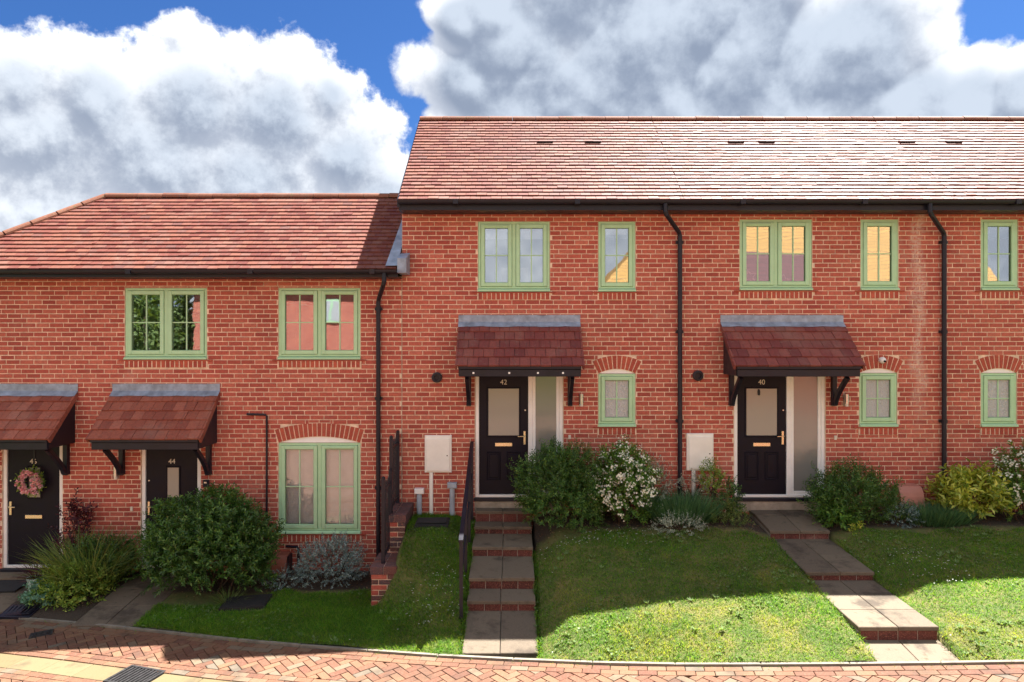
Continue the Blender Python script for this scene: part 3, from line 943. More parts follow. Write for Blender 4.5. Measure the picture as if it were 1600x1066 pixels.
WALL = {}
def build_wall(h):
    x0, x1 = LIM[h]; z0, z1 = ZLOW[h], ZTOP[h]
    # mortar bed with openings (rectangles cut out)
    rects = [(q[1], q[2], q[3], q[4]) for q in holes[h] if q[0] == 'r' and q[5]]
    for q in holes[h]:
        if q[0] == 'a': rects.append((q[4], q[5], q[6]-.001, q[2]+q[7]))
    zs = sorted(set([z0, z1] + [v for r in rects for v in (r[2], r[3]) if z0 < v < z1]))
    mb = MB()
    for a, b in zip(zs[:-1], zs[1:]):
        ex = [(r[0], r[1]) for r in rects if r[2] < b-1e-4 and r[3] > a+1e-4]
        for s0, s1 in cut_intervals(x0, x1, ex):
            mb.quad((s0, .007, a), (s1, .007, a), (s1, .007, b), (s0, .007, b))
    for r in rects:   # reveals
        a, b, c, d = r
        mb.quad((a, .008, c), (a, .13, c), (a, .13, d), (a, .008, d)); mb.quad((b, .008, c), (b, .008, d), (b, .13, d), (b, .13, c))
        mb.quad((a, .008, d), (a, .13, d), (b, .13, d), (b, .008, d)); mb.quad((a, .008, c), (b, .008, c), (b, .13, c), (a, .13, c))
    w = mb.build('wall', M['mortar'], H[h])
    WALL[h] = w
    # the bricks, stretcher bond running through the party lines
    full = []; cutm = MB()
    nc = int(math.ceil((z1-z0)/CH))
    zb0 = z0 - (z0 % CH)
    for c in range(nc+1):
        za = zb0 + c*CH; zb = za+CH
        if za < z0-.02 or zb > z1+.06: continue
        zt = min(zb-.0130, z1)
        if zt - za < .02: continue
        ci = int(round(za/CH))
        k0 = int(math.floor(x0/BW))-1; k1 = int(math.ceil(x1/BW))+1
        ex = excluded(h, za, zb)
        for k in range(k0, k1):
            a = k*BW + (BW/2 if ci % 2 else 0) + 0.02*math.sin(ci*2.1)
            b = a+BW-.0130
            hard_l = h in ('42', '46'); hard_r = h in ('44', '38')
            mid = (a+b)/2
            if not hard_l and mid < x0: continue
            if not hard_r and mid > x1: continue
            lo = max(a, x0+.004) if hard_l else a
            hi = min(b, x1-.004) if hard_r else b
            if hi-lo < .03: continue
            for q in holes[h]:          # slips of brick above and below the openings
                if q[0] != 'r': continue
                a2, b2 = max(lo, q[1]+.002), min(hi, q[2]-.002)
                if b2-a2 < .03: continue
                for sa, sb in ((q[4]+.006, zt), (za, q[3]-.006)):
                    if sb-sa < .016 or sb-sa > CH-.02 or sb > zb or sa < za: continue
                    zm_, xm_ = (sa+sb)/2, (a2+b2)/2
                    if any(p[0] == 'r' and p is not q and p[1] < xm_ < p[2] and p[3]-.005 < zm_ < p[4]+.005 for p in holes[h]): continue
                    if any(p[0] == 'a' and p[4]-.2 < xm_ < p[5]+.2 and p[6]-.05 < zm_ < p[2]+p[3] for p in holes[h]): continue
                    cutm.bbox(a2, b2, random.gauss(0, .0012), BD, sa, sb, .004)
            for q in holes[h]:          # slip over the crown of an arch
                if q[0] != 'a' or not (za < q[2]+q[3] < zb): continue
                zc_ = q[2]+q[3]+.005
                if zt-zc_ < .016: continue
                hw_ = max((e1-e0)/2 for e0, e1 in ex if e0 < q[1] < e1) if any(e0 < q[1] < e1 for e0, e1 in ex) else 0
                a2, b2 = max(lo, q[1]-hw_), min(hi, q[1]+hw_)
                if b2-a2 > .03: cutm.bbox(a2, b2, random.gauss(0, .0012), BD, zc_, zt, .004)
            for s0, s1 in cut_intervals(lo, hi, [(e0-.008, e1+.008) for e0, e1 in ex]):
                if s1-s0 < .03: continue
                yy = random.gauss(0, .0012)
                if s1-s0 > BW-.0135 and zt-za > CH-.0135: full.append((s0, za, yy))
                else: cutm.bbox(s0, s1, yy, BD, za, zt, .004)
    def vis(f):
        px = 800+f[0]*S; py = 533+(CAM_Z-f[1])*S
        return -5 < px < 1590 and py < 880
    full.sort(key=lambda f: (not vis(f), abs(f[0]-(x0+x1)/2)*.6 + abs(f[1]-1.4)))
    for f in full[:280]:
        place('brick', random.choice(full_meshes), (f[0], f[2], f[1]), w)
    for f in full[280:]:
        cutm.bbox(f[0], f[0]+BW-.0130, f[2], BD, f[1], f[1]+CH-.0130, .004)
    cutm.build('brick_courses', M['brick'], w, 'stuff')
    # arches, sills of brick on edge
    for (hh, l, t_, r_, b_, ncs, ar, gk) in WINS:
        if hh != h: continue
        x0_, x1_, z0_, z1_ = WX(l), WX(r_), WZ(b_), WZ(t_)
        zs0, zs1 = z0_-.022-.106, z0_-.024
        n = max(5, round((x1_-x0_)/.075)); wd = (x1_-x0_)/n
        sl_ = MB().box(x0_-.01, x1_+.01, -.007, .06, zs0-.004, zs1+.003); sl_.build('sill_mortar', M['mortar'], w)
        for k in range(n):
            MB().bbox(x0_+k*wd+.007, x0_+(k+1)*wd-.007, -.012+random.uniform(-.002, .002), .07, zs0, zs1, .004).build('brick', M['arch_brick'], w)
        MB().bbox(x0_-.095, x1_+.095, -.022, .05, z0_-.021, z0_-.003, .004).build('sill_tile', M['arch_brick'], w)
        if ar:
            cx, cz, Rr, rise = arch_geom(x0_, x1_, z1_)
            aa = math.asin((x1_-x0_)/2/Rr)
            ring = []
            for k in range(25):
                th_ = -aa + 2*aa*k/24
                ring.append((cx+math.sin(th_)*(Rr), cz+math.cos(th_)*(Rr)))
            for k in range(24, -1, -1):
                th_ = -aa + 2*aa*k/24
                ring.append((cx+math.sin(th_)*(Rr+.225), cz+math.cos(th_)*(Rr+.225)))
            MB().prism(ring, 'y', .0035, .05).build('arch_mortar', M['mortar'], w)
            n = int(round(2*aa*(Rr+.11)/.075))
            for k in range(n):
                t0_ = -aa+2*aa*k/n; t1_ = -aa+2*aa*(k+1)/n
                ri, ro = Rr+.004, Rr+.219
                g0, g1 = .0072/ri, .0072/ro
                q = [(cx+math.sin(t0_+g0)*ri, cz+math.cos(t0_+g0)*ri), (cx+math.sin(t1_-g0)*ri, cz+math.cos(t1_-g0)*ri),
                     (cx+math.sin(t1_-g1)*ro, cz+math.cos(t1_-g1)*ro), (cx+math.sin(t0_+g1)*ro, cz+math.cos(t0_+g1)*ro)]
                MB().prism(q, 'y', random.uniform(-.002, .001), .07).build('brick', M['arch_brick'], w)
            # white boarded head in the arch
            seg = [(x0_, z1_+.002), (x1_, z1_+.002)] + [(cx+math.sin(aa-2*aa*k/16)*Rr, cz+math.cos(aa-2*aa*k/16)*Rr) for k in range(17)]
            seg = [seg[0], seg[1]] + seg[3:-1]
            MB().prism(seg, 'y', .02, .06).build('arch_head_board', M['white'], w)

for h in H: build_wall(h)

# shell behind the facade: side, back and inner walls
def shell(h, back, ends):
    x0, x1 = LIM[h]; z0, z1 = ZLOW[h], ZTOP[h]
    mb = MB().box(x0, x1, back-.2, back, z0, z1)
    for x in ends: mb.box(x[0], x[1], .135, back-.2, z0, z1)
    mb.build('outer_wall', M['far_brick'], H[h])
    zf = z0 + .9 + 2.0
    n = MB().box(x0+.12, x1-.12, 2.2 if back > 3.5 else 1.9, 2.28 if back > 3.5 else 1.98, z0+.5, z1-.05)
    n.box(x0+.1, x0+.12, .14, 2.3, z0+.5, z1-.05).box(x1-.12, x1-.1, .14, 2.3, z0+.5, z1-.05)
    fl = (1.15 if h in ('44', '46') else 2.35)
    n.box(x0+.12, x1-.12, .14, 2.2, fl-.15, fl).box(x0+.12, x1-.12, .14, 2.2, z1-.1, z1-.04)
    n.box(x0+.12, x1-.12, .14, 2.2, z0+.45, z0+.5)
    n.build('room_lining', M['interior'], H[h])
shell('46', LEFT_BACK, [(LEFT_END, LEFT_END+.2), (-6.95, -6.88)])
shell('44', LEFT_BACK, [(-6.88, -6.80)])
shell('42', RIGHT_BACK, [(-1.79, -1.6), (2.62, 2.70)])
shell('40', RIGHT_BACK, [(2.70, 2.78), (6.91, 6.99)])
shell('38', RIGHT_BACK, [(6.99, 7.07), (11.4, 11.6)])

# ------------------------------------------------------------------ roofs
TW, TG = 0.165, 0.122
def roof(h, xa, xb, eave, ridge, hip_left=False, verge_left=False, verge_right=False):
    ye, ze = eave; yr, zr = ridge
    run, rise = yr-ye, zr-ze
    L = math.hypot(run, rise); c, s = run/L, rise/L
    U = Vector((0, c, s)); N = Vector((0, -s, c))
    yb = 2*yr-ye
    xh = xa+run if hip_left else xa          # where the ridge begins
    # deck
    d = .02
    mb = MB()
    A = (xa, ye, ze-d); Bp = (xb, ye, ze-d); C = (xb, yr, zr-d); Dp = (xh, yr, zr-d); E = (xb, yb, ze-d); Fp = (xa, yb, ze-d)
    mb.quad(A, Bp, C, Dp); mb.quad(Bp, E, C, C) if False else None
    mb.quad(E, Fp, Dp, C)
    mb.poly([Fp, A, Dp]); mb.poly([Bp, E, C])
    mb.quad(A, Fp, E, Bp)
    r = mb.build('roof', M['deck'], H[h])
    # one tile: flat slab lying on the course below, its tail lifted
    tl = TG*1.45
    def tile_verts(w):
        g = .0025
        return [(g, 0, .016), (w-g, 0, .016), (w-g, tl, -.006), (g, tl, -.006), (g, 0, .040), (w-g, 0, .040), (w-g, tl, .012), (g, tl, .012)]
    faces = [(4, 5, 6, 7), (0, 1, 5, 4), (1, 2, 6, 5), (3, 0, 4, 7)]
    def W(x, v, w): return Vector((x, ye, ze)) + U*v + N*w
    def mk(w):
        me = bpy.data.meshes.new('roof_tile')
        me.from_pydata([tuple(Vector((p[0], 0, 0)) + U*p[1] + N*p[2]) for p in tile_verts(w)], [], faces)
        me.materials.append(M['tile']); return me
    proto = mk(TW)
    full = []; mbt = MB()
    ncourse = int((L-.03)/TG)
    for i in range(ncourse):
        v = -.045 + i*TG
        off = (TW/2 if i % 2 else 0) + .012*math.sin(i*1.7)
        lo = xa + (max(v, 0)*c if hip_left else 0)
        k0 = int(math.floor((lo-off)/TW)); k1 = int(math.ceil((xb-off)/TW))
        for k in range(k0, k1+1):
            x = off + k*TW; x2 = x+TW
            a, b = max(x, lo), min(x2, xb)
            if b-a < .02: continue
            dv = random.gauss(0, .0022); dw = abs(random.gauss(0, .0018))
            if b-a > TW-.001: full.append((x, v+dv, dw, i))
            else:
                n = len(mbt.v); mbt.v += [tuple(W(a+p[0], v+dv+p[1], p[2]+dw)) for p in tile_verts(b-a)]; mbt.f += [tuple(n+q for q in f) for f in faces]
    def vis(f):
        d_ = (ye+f[1]*c)-CAM_Y; px = 800+1065.6*f[0]/d_
        return 0 < px < 1590
    full.sort(key=lambda f: (not vis(f), f[3], abs(f[0])))
    for f in full[:260]: place('roof_tile', proto, W(f[0], f[1], f[2]), r)
    for f in full[260:]:
        n = len(mbt.v); mbt.v += [tuple(W(f[0]+p[0], f[1]+p[1], p[2]+f[2])) for p in tile_verts(TW)]; mbt.f += [tuple(n+q for q in fc) for fc in faces]
    mbt.build('tile_courses', M['tile'], r, 'stuff')
    # ridge tiles: half round, each one its own piece
    def half_round(name, p0, p1, rr, par):
        p0, p1 = Vector(p0), Vector(p1); t = (p1-p0).normalized(); sd = t.cross(Vector((0, 0, 1))).normalized(); up = sd.cross(t)
        m = MB(); n = 8
        for q, rad_ in ((p0, rr), (p1, rr*.96)):
            for k in range(n+1):
                a_ = math.pi*k/n*1.1-.05*math.pi
                m.v.append(tuple(q + sd*math.cos(a_)*rad_ + up*(math.sin(a_)*rad_*.8)))
        for k in range(n): m.f.append((k, k+1, n+1+k+1, n+1+k))
        m.f.append(tuple(range(n+1))[::-1]); m.f.append(tuple(n+1+k for k in range(n+1)))
        m.build(name, M['ridge'], par)
    n = max(1, round((xb-xh)/.45)); w = (xb-xh)/n
    for k in range(n):
        dz = random.uniform(-.004, .004)
        half_round('ridge_tile', (xh+k*w+.003, yr, zr-.02+dz), (xh+(k+1)*w-.003, yr, zr-.02+dz), .105, r)
    if hip_left:
        a_, b_ = Vector((xa-.03, ye-.03, ze-.005)), Vector((xh, yr, zr-.005)); n = 7
        for k in range(n): half_round('hip_tile', a_.lerp(b_, k/n), a_.lerp(b_, (k+1)/n-.008), .095, r)
    if verge_left or verge_right:
        for flag, x in ((verge_left, xa), (verge_right, xb)):
            if flag:
                vb = MB()
                pts = [(ye-.03, ze-.13), (ye-.03, ze+.0), (yr, zr+.0), (yb, ze), (yb, ze-.13), (yr, zr-.15)]
                vb.prism(pts, 'x', x-.02, x+.03); vb.build('bargeboard', M['black'], r)
    return r, (ye, ze, c, s)

def gable(h, x, back, eave_z, ridge):
    MB().prism([(0.14, eave_z-.2), (back, eave_z-.2), (ridge[0], ridge[1]-.1)], 'x', x, x+.18).build('gable_wall', M['far_brick'], H[h])

r46, pl = roof('46', -9.35, -6.88, LEFT_EAVE, LEFT_RIDGE, hip_left=True)
r44, pl = roof('44', -6.88, -1.80, LEFT_EAVE, LEFT_RIDGE)
r42, pr = roof('42', -1.785, 2.70, RIGHT_EAVE, RIGHT_RIDGE, verge_left=True)
r40, pr = roof('40', 2.70, 6.99, RIGHT_EAVE, RIGHT_RIDGE)
r38, pr = roof('38', 6.99, 11.8, RIGHT_EAVE, RIGHT_RIDGE, verge_right=True)
gable('42', -1.765, RIGHT_BACK, RIGHT_EAVE[1], RIGHT_RIDGE); gable('38', 11.4, RIGHT_BACK, RIGHT_EAVE[1], RIGHT_RIDGE)

# vent tiles: dark slots in the roof
def roof_vent(par, px, py, eave, ridge):
    ye, ze = eave; yr, zr = ridge; L = math.hypot(yr-ye, zr-ze); c, s = (yr-ye)/L, (zr-ze)/L
    # intersection of the sight line with the slope
    a = (533-py)/1065.6
    y = (ze - s/c*ye - CAM_Z + a*CAM_Y)/(a - s/c)
    x = (px-800)/1065.6*(y-CAM_Y); z = CAM_Z+a*(y-CAM_Y)
    U = Vector((0, c, s)); N = Vector((0, -s, c)); P = Vector((x, y, z))
    def q(u, v, w): return tuple(P+Vector((u, 0, 0))+U*v+N*w)
    m = MB(); m.v = [q(-.14, 0, .02), (q(.14, 0, .02)), q(.14, .08, .03), q(-.14, .08, .03), q(-.14, 0, .07), q(.14, 0, .07), q(.14, .08, .045), q(-.14, .08, .045)]
    m.f = [(4, 5, 6, 7), (1, 2, 6, 5), (3, 0, 4, 7)]
    m.build('vent_tile', M['canopy_tile'], par)
    m = MB(); m.v = [q(-.138, -.004, .02), q(.138, -.004, .02), q(.138, -.004, .066), q(-.138, -.004, .066)]; m.f = [(0, 1, 2, 3)]
    m.build('vent_slot', M['dark'], par)
for par, xs in ((r42, (852, 927)), (r40, (1150, 1198, 1417)), (r38, (1490,))):
    for px in xs: roof_vent(par, px, 226, RIGHT_EAVE, RIGHT_RIDGE)

# fascias, gutters, downpipes
def eaves(h, xa, xb, eave, bottom):
    ye, ze = eave
    m = MB().box(xa, xb, -.37, -.345, bottom, ze-.012).box(xa, xb, -.345, .004, bottom, bottom+.015)
    m.build('fascia', M['black'], H[h])
    g = MB()
    n = 8; pr_ = [(-.43+.058*math.cos(math.pi+math.pi*k/n), ze-.03+.058*math.sin(math.pi+math.pi*k/n)) for k in range(n+1)]
    pr_ = pr_ + [(-.43+.053*math.cos(2*math.pi-math.pi*k/n), ze-.03+.053*math.sin(2*math.pi-math.pi*k/n)) for k in range(n+1)]
    g.prism(pr_, 'x', xa, xb)
    gu = g.build('gutter', M['black'], H[h])
    x = xa+.9
    while x < xb:
        MB().box(x-.04, x+.04, -.494, -.371, ze-.093, ze-.022).build('bracket', M['black'], gu)
        x += 1.9
eaves('46', -9.3, -6.88, LEFT_EAVE, 3.555); eaves('44', -6.88, -1.80, LEFT_EAVE, 3.555)
eaves('42', -1.78, 2.70, RIGHT_EAVE, 4.61); eaves('40', 2.70, 6.99, RIGHT_EAVE, 4.61); eaves('38', 6.99, 11.7, RIGHT_EAVE, 4.61)
# return of the hip end
MB().box(-9.32, -9.30, -.28, 3.3, 3.555, 3.66).build('fascia', M['black'], H['46'])

def downpipe(h, xt, xw, zt, zb):
    m = MB().tube([(xt, -.43, zt), (xt, -.43, zt-.13), (xt+(xw-xt)*.06, -.415, zt-.17), (xt+(xw-xt)*.95, -.07, zt-.40), (xw, -.055, zt-.45), (xw, -.055, zb)], .036, 10)
    p = m.build('downpipe', M['black'], H[h], smooth=False)
    z = zt-.55
    while z > zb+.2:
        MB().box(xw-.06, xw+.06, -.05, 0.0, z-.022, z+.022).tube([(xw, -.055, z-.03), (xw, -.055, z+.03)], .043, 10).build('pipe_clip', M['black'], p)
        z -= 1.45
downpipe('42', 2.40, 2.72, 4.70, -.25)
downpipe('40', 6.54, 7.00, 4.70, -.25)
downpipe('44', -2.0, -2.165, 3.62, -1.2)

# lead kicker where the low eaves meet the taller wall
MB().prism([(-.40, 3.62), (-.40, 3.85), (-.02, 3.98), (-.02, 3.62)], 'x', -1.80, -1.66).build('lead_flashing', M['lead'], H['42'])
ye, ze = LEFT_EAVE; c_ = math.hypot(LEFT_RIDGE[0]-ye, LEFT_RIDGE[1]-ze); U = Vector((0, (LEFT_RIDGE[0]-ye)/c_, (LEFT_RIDGE[1]-ze)/c_)); N = Vector((0, -U.z, U.y))
m = MB(); b0 = Vector((-1.99, ye, ze)); 
m.v = [tuple(b0+N*.055), tuple(b0+Vector((.19, 0, 0))+N*.06), tuple(b0+Vector((.19, 0, 0))+U*2.35+N*.06), tuple(b0+Vector((.13, 0, 0))+U*2.35+N*.055)]; m.f = [(0, 1, 2, 3)]
m.build('lead_valley', M['lead'], H['44'])
# movement joint
MB().box(-1.797, -1.788, .004, .03, -.4, 3.55).build('movement_joint', M['stone'], H['42'])

# ------------------------------------------------------------------ windows
WOBJ = {}
def window(h, l, t_, r_, b_, ncs, ar, gk, vent=None):
    x0, x1, z0, z1 = WX(l), WX(r_), WZ(b_), WZ(t_)
    F = .042; yf = .012
    m = MB()
    def bar(a, b, c, d, y0=yf, y1=.09): m.bbox(a, b, y0, y1, c, d, .004)
    zb = z0+.05
    bar(x0+.003, x0+F, zb, z1-.003); bar(x1-F, x1-.003, zb, z1-.003); bar(x0+F, x1-F, z1-F, z1-.003); bar(x0+F, x1-F, zb, zb+F*.8)
    if ncs == 2: bar((x0+x1)/2-.03, (x0+x1)/2+.03, zb+F*.8, z1-F)
    win = m.build('window', M['green'], H[h])
    WOBJ[(h, l, t_)] = win
    sm = MB().prism([(-.035, z0+.004), (-.035, z0+.026), (-.005, z0+.046), (.09, z0+.05), (.09, z0+.004)], 'x', x0-.004, x1+.004)
    sm.build('sill', M['green'], win)
    xs = [(x0+F, x1-F)] if ncs == 1 else [(x0+F, (x0+x1)/2-.03), ((x0+x1)/2+.03, x1-F)]
    for k, (a, b) in enumerate(xs):
        a += .004; b -= .004; c, d = zb+F*.8+.004, z1-F-.004
        W_ = .062
        m = MB()
        m.bbox(a, a+W_, -.006, .06, c, d, .006); m.bbox(b-W_, b, -.006, .06, c, d, .006)
        m.bbox(a+W_, b-W_, -.0055, .06, c, c+W_, .006); m.bbox(a+W_, b-W_, -.0055, .06, d-W_, d, .006)
        cs = m.build('casement', M['green'], win)
        m = MB(); gi = .006
        m.box(a+W_, a+W_+gi, .018, .03, c+W_, d-W_).box(b-W_-gi, b-W_, .018, .03, c+W_, d-W_).box(a+W_+gi, b-W_-gi, .018, .03, c+W_, c+W_+gi).box(a+W_+gi, b-W_-gi, .018, .03, d-W_-gi, d-W_)
        m.build('gasket', M['dgreen'], win)
        MB().box(a+W_-.002, b-W_+.002, .034, .037 if gk == 'frost' else .0345, c+W_-.002, d-W_+.002).build('pane', M[gk], win)
        xm, zm = (a+b)/2, (c+d)/2
        y0b, y1b = (.022, .0335)
        MB().box(xm-.009, xm+.009, y0b, y1b, c+W_, d-W_).build('glazing_bar', M['green'], win)
        MB().box(a+W_, xm-.0095, y0b, y1b, zm-.008, zm+.008).box(xm+.0095, b-W_, y0b, y1b, zm-.008, zm+.008).build('glazing_bar', M['green'], win)
        if vent == k:
            MB().bbox(a+.05, b-.05, -.02, -.004, d-.042, d-.02, .004).build('trickle_vent', M['green'], win)
    if gk == 'frost':
        MB().box(x0+.06, x1-.06, .1, .104, z0+.06, z1-.05).build('backing', M['interior'], win)
    return win
VENT = {(435, 450): 1, (435, 692): 1, (747, 346): 0, (1156, 343): 0}
for w_ in WINS: window(*w_, vent=VENT.get((w_[1], w_[2])))

# ------------------------------------------------------------------ doors
def door(h, num, style):
    x0, x1, z0 = DOORS[h]; z1 = z0+DOOR_H
    f = .062
    two = style == 'sidelight'
    xd = x0 + (.90 if two else x1-x0) if two else x1      # right edge of the door part
    m = MB()
    m.bbox(x0+.003, x0+f, .02, .09, z0, z1-.003, .006); m.bbox(x1-f, x1-.003, .02, .09, z0, z1-.003, .006)
    m.bbox(x0+f, x1-f, .02, .09, z1-f, z1-.003, .006); m.bbox(x0+f, x1-f, .015, .09, z0, z0+.045, .006)
    if two:
        m.bbox(xd-.035, xd+.035, .02, .09, z0+.045, z1-f, .006)
        m.bbox(xd+.035, xd+.085, .03, .09, z0+.045, z1-f, .006); m.bbox(x1-f-.05, x1-f, .03, .09, z0+.045, z1-f, .006)
        m.bbox(xd+.085, x1-f-.05, .03, .09, z0+.045, z0+.1, .006)
    fr = m.build('door_frame', M['white'], H[h])
    if two: MB().box(xd+.085, x1-f-.05, .05, .055, z0+.1, z1-f).build('side_pane', M['side_glass'], fr)
    a, b = x0+f+.005, (xd-.035 if two else x1-f)-.005
    c, d = z0+.05, z1-f-.005
    w = b-a; cx = (a+b)/2
    m = MB(); m.box(a, b, .045, .085, c, d)
    dr = m.build('door', M['door'], H[h])
    def trim(xa, xb, za, zb, t=.028, y=.030):
        q = MB(); q.bbox(xa, xa+t, y, .046, za, zb, .008).bbox(xb-t, xb, y, .046, za, zb, .008).bbox(xa+t, xb-t, y, .046, za, za+t, .008).bbox(xa+t, xb-t, y, .046, zb-t, zb, .008)
        return q
    if style == 'sidelight':
        g0, g1 = z0+.98, z0+1.80
        trim(a+.12, b-.12, g0, g1).build('glass_trim', M['door'], dr)
        MB().box(a+.145, b-.145, .040, .044, g0+.02, g1-.02).build('door_pane', M['satin'], dr)
        for xa, xb in ((a+.12, cx-.05), (cx+.05, b-.12)):
            trim(xa, xb, z0+.28, z0+.74, .02, .034).build('panel_moulding', M['door'], dr)
            MB().bbox(xa+.035, xb-.035, .036, .046, z0+.315, z0+.705, .01).build('raised_panel', M['door'], dr)
        zl_ = z0+.86; nz = z0+1.875; nx = cx
        hx, sd = b-.055, 1
    else:
        gx = cx+.02 if h == '44' else cx+.01
        trim(gx-.12, gx+.12, z0+1.12, z0+1.66).build('glass_trim', M['door'], dr)
        MB().box(gx-.095, gx+.095, .040, .044, z0+1.14, z0+1.64).build('door_pane', M['satin'], dr)
        zl_ = z0+.83; nz = z0+1.73; nx = gx-.02
        hx, sd = a+.045, -1
    MB().bbox(cx-.14, cx+.14, .030, .046, zl_-.03, zl_+.03, .004).build('letter_plate', M['brass'], dr)
    MB().bbox(hx-.018, hx+.018, .028, .046, z0+.86, z0+1.08, .004).build('handle_plate', M['brass'], dr)
    MB().tube([(hx, .03, z0+1.0), (hx, -.015, z0+1.0), (hx-sd*.02, -.02, z0+1.0), (hx-sd*.11, -.02, z0+.998)], .009, 8).build('handle', M['brass'], dr)
    MB().tube([(b-.045 if sd > 0 else a+.045, .046, z0+1.42), (b-.045 if sd > 0 else a+.045, .036, z0+1.42)], .012, 8).build('latch', M['steel'], dr)
    text_part('house_number', num, .115, (nx, .040, nz), M['ivory'], dr)
    MB().bbox(x0-.02, x1+.02, -.03, .08, z0-.055, z0-.002, .006).build('threshold', M['black'], H[h])
    if two: MB().bbox(x0-.01, x1+.02, -.015, .09, z0-.22, z0-.057, .008).build('step_stone', M['stone'], H[h])
door('46', '46', 'plain'); door('44', '44', 'plain'); door('42', '42', 'sidelight'); door('40', '40', 'sidelight')
# small knocker on number 40
MB().lathe(4.03, .03, [(.0, 1.66), (.018, 1.67), (.022, 1.72), (.012, 1.76), (.0, 1.765)], 10).build('door_knocker', M['dark_iron'], H['40'])

# ------------------------------------------------------------------ canopies over the doors
def canopy(h, x0, x1, zt, mat, lights=0):
    P_, D_ = .68, .66
    L = math.hypot(P_, D_); U = Vector((0, P_/L, D_/L)); N = Vector((0, -D_/L, P_/L))
    E = Vector((0, -P_, zt-D_))
    def W(x, v, w): return Vector((x, 0, 0)) + E + U*v + N*w
    ze = zt-D_
    cb = MB()
    cb.prism([(-P_+.03, ze-.02), (0, zt-.02), (0, ze-.02)], 'x', x0+.045, x1-.045)
    cano = cb.build('canopy', M['black'], H[h])
    n = int(round((x1-x0)/.165)); w = (x1-x0)/n; g = L/5.0
    for i in range(5):
        off = (w/2 if i % 2 else 0)
        edges = sorted(set([x0, x1] + [x0+off+k*w for k in range(n+1) if x0 < x0+off+k*w < x1]))
        for a, b in zip(edges[:-1], edges[1:]):
            if b-a < .01: continue
            m = MB(); gp = .0028; v0 = i*g-.02+random.gauss(0, .002); tl = min(g*1.3, L-v0); dw = abs(random.gauss(0, .0035))
            m.v = [tuple(W(x, v, q+dw)) for x, v, q in ((a+gp, v0, .012), (b-gp, v0, .012), (b-gp, v0+tl, -.004), (a+gp, v0+tl, -.004), (a+gp, v0, .042), (b-gp, v0, .042), (b-gp, v0+tl, .012), (a+gp, v0+tl, .012))]
            m.f = [(3, 2, 1, 0), (4, 5, 6, 7), (0, 1, 5, 4), (1, 2, 6, 5), (2, 3, 7, 6), (3, 0, 4, 7)]
            m.build('roof_tile', mat, cano)
    # verge caps
    for xa, xb in ((x0-.03, x0-.001), (x1+.001, x1+.03)):
        for i in range(5):
            m = MB(); v0 = i*g-.02; v1 = min((i+1)*g-.024, L)
            vv = [(xa, v0), (xb, v0), (xb, v1), (xa, v1)]
            m.v = [tuple(W(x, v, -.05)) for x, v in vv] + [tuple(W(x, v, .040 if k < 2 else .022)) for k, (x, v) in enumerate(vv)]
            m.f = [(3, 2, 1, 0), (4, 5, 6, 7), (0, 1, 5, 4), (1, 2, 6, 5), (2, 3, 7, 6), (3, 0, 4, 7)]
            m.build('verge_tile', mat, cano)
    # fascia with a stepped moulding, soffit and cheeks
    m = MB().bbox(x0+.03, x1-.03, -P_+.015, -P_+.05, ze-.16, ze-.05, .005).bbox(x0+.02, x1-.02, -P_-.01, -P_+.05, ze-.049, ze+.005, .008)
    fa = m.build('fascia', M['black'], cano)
    for k in range(lights):
        x = x0+.25+(x1-x0-.55)*(0, .4, .72, 1)[k]
        MB().box(x-.014, x+.014, -P_+.005, -P_+.016, ze-.117, ze-.09).build('fixing_cap', M['white'], cano)
    MB().box(x0+.05, x1-.05, -P_+.05, -.002, ze-.15, ze-.13).build('soffit', M['black'], cano)
    for xa, xb in ((x0+.02, x0+.045), (x1-.045, x1-.02)):
        MB().prism([(-P_+.05, ze-.15), (-.002, ze-.15), (-.002, zt-.04), (-P_+.05, ze+.01)], 'x', xa, xb).build('cheek', M['black'], cano)
    # gallows brackets
    for xc in (x0+.14, x1-.14):
        b = MB().box(xc-.035, xc+.035, -.075, -.001, ze-.64, ze-.151)
        pts = []
        for k in range(7):
            t = k/6; pts.append((-.07-.40*t**1.25, ze-.60+.44*t**.9))
        outer = [(y-.045, z-.045+.02*0) for y, z in pts][::-1]
        b.prism(pts+outer, 'x', xc-.03, xc+.03)
        b.box(xc-.037, xc+.037, -.085, -.0005, ze-.665, ze-.60)
        b.build('bracket', M['black'], cano)
    # lead flashing: upstand and apron, with a dressed irregular edge
    fl = MB(); n = 16
    x0f, x1f = x0-.03, x1+.03
    for k in range(n):
        a = x0f+(x1f-x0f)*k/n; b = x0f+(x1f-x0f)*(k+1)/n
        def wv(x): return .006*math.sin(x*9)+.004*math.sin(x*23)
        fl.quad((a, -.008, zt+.035), (b, -.008, zt+.035), (b, -.010, zt+.145+wv(b)*.6), (a, -.010, zt+.145+wv(a)*.6))
        fl.quad(tuple(W(a, L-.10+wv(a), .038)), tuple(W(b, L-.10+wv(b), .038)), (b, -.008, zt+.035), (a, -.008, zt+.035))
    fl.quad((x0f, -.010, zt+.145), (x1f, -.010, zt+.145), (x1f, 0, zt+.15), (x0f, 0, zt+.15))
    fl.build('lead_flashing', M['lead'], cano)
canopy('42', -.84, 1.08, 2.825, M['canopy_tile'], 4)
canopy('40', 3.42, 5.36, 2.825, M['canopy_tile'])
canopy('44', -6.47, -4.78, 1.705, M['canopy_tile2'])
canopy('46', -8.75, -7.09, 1.705, M['canopy_tile2'])

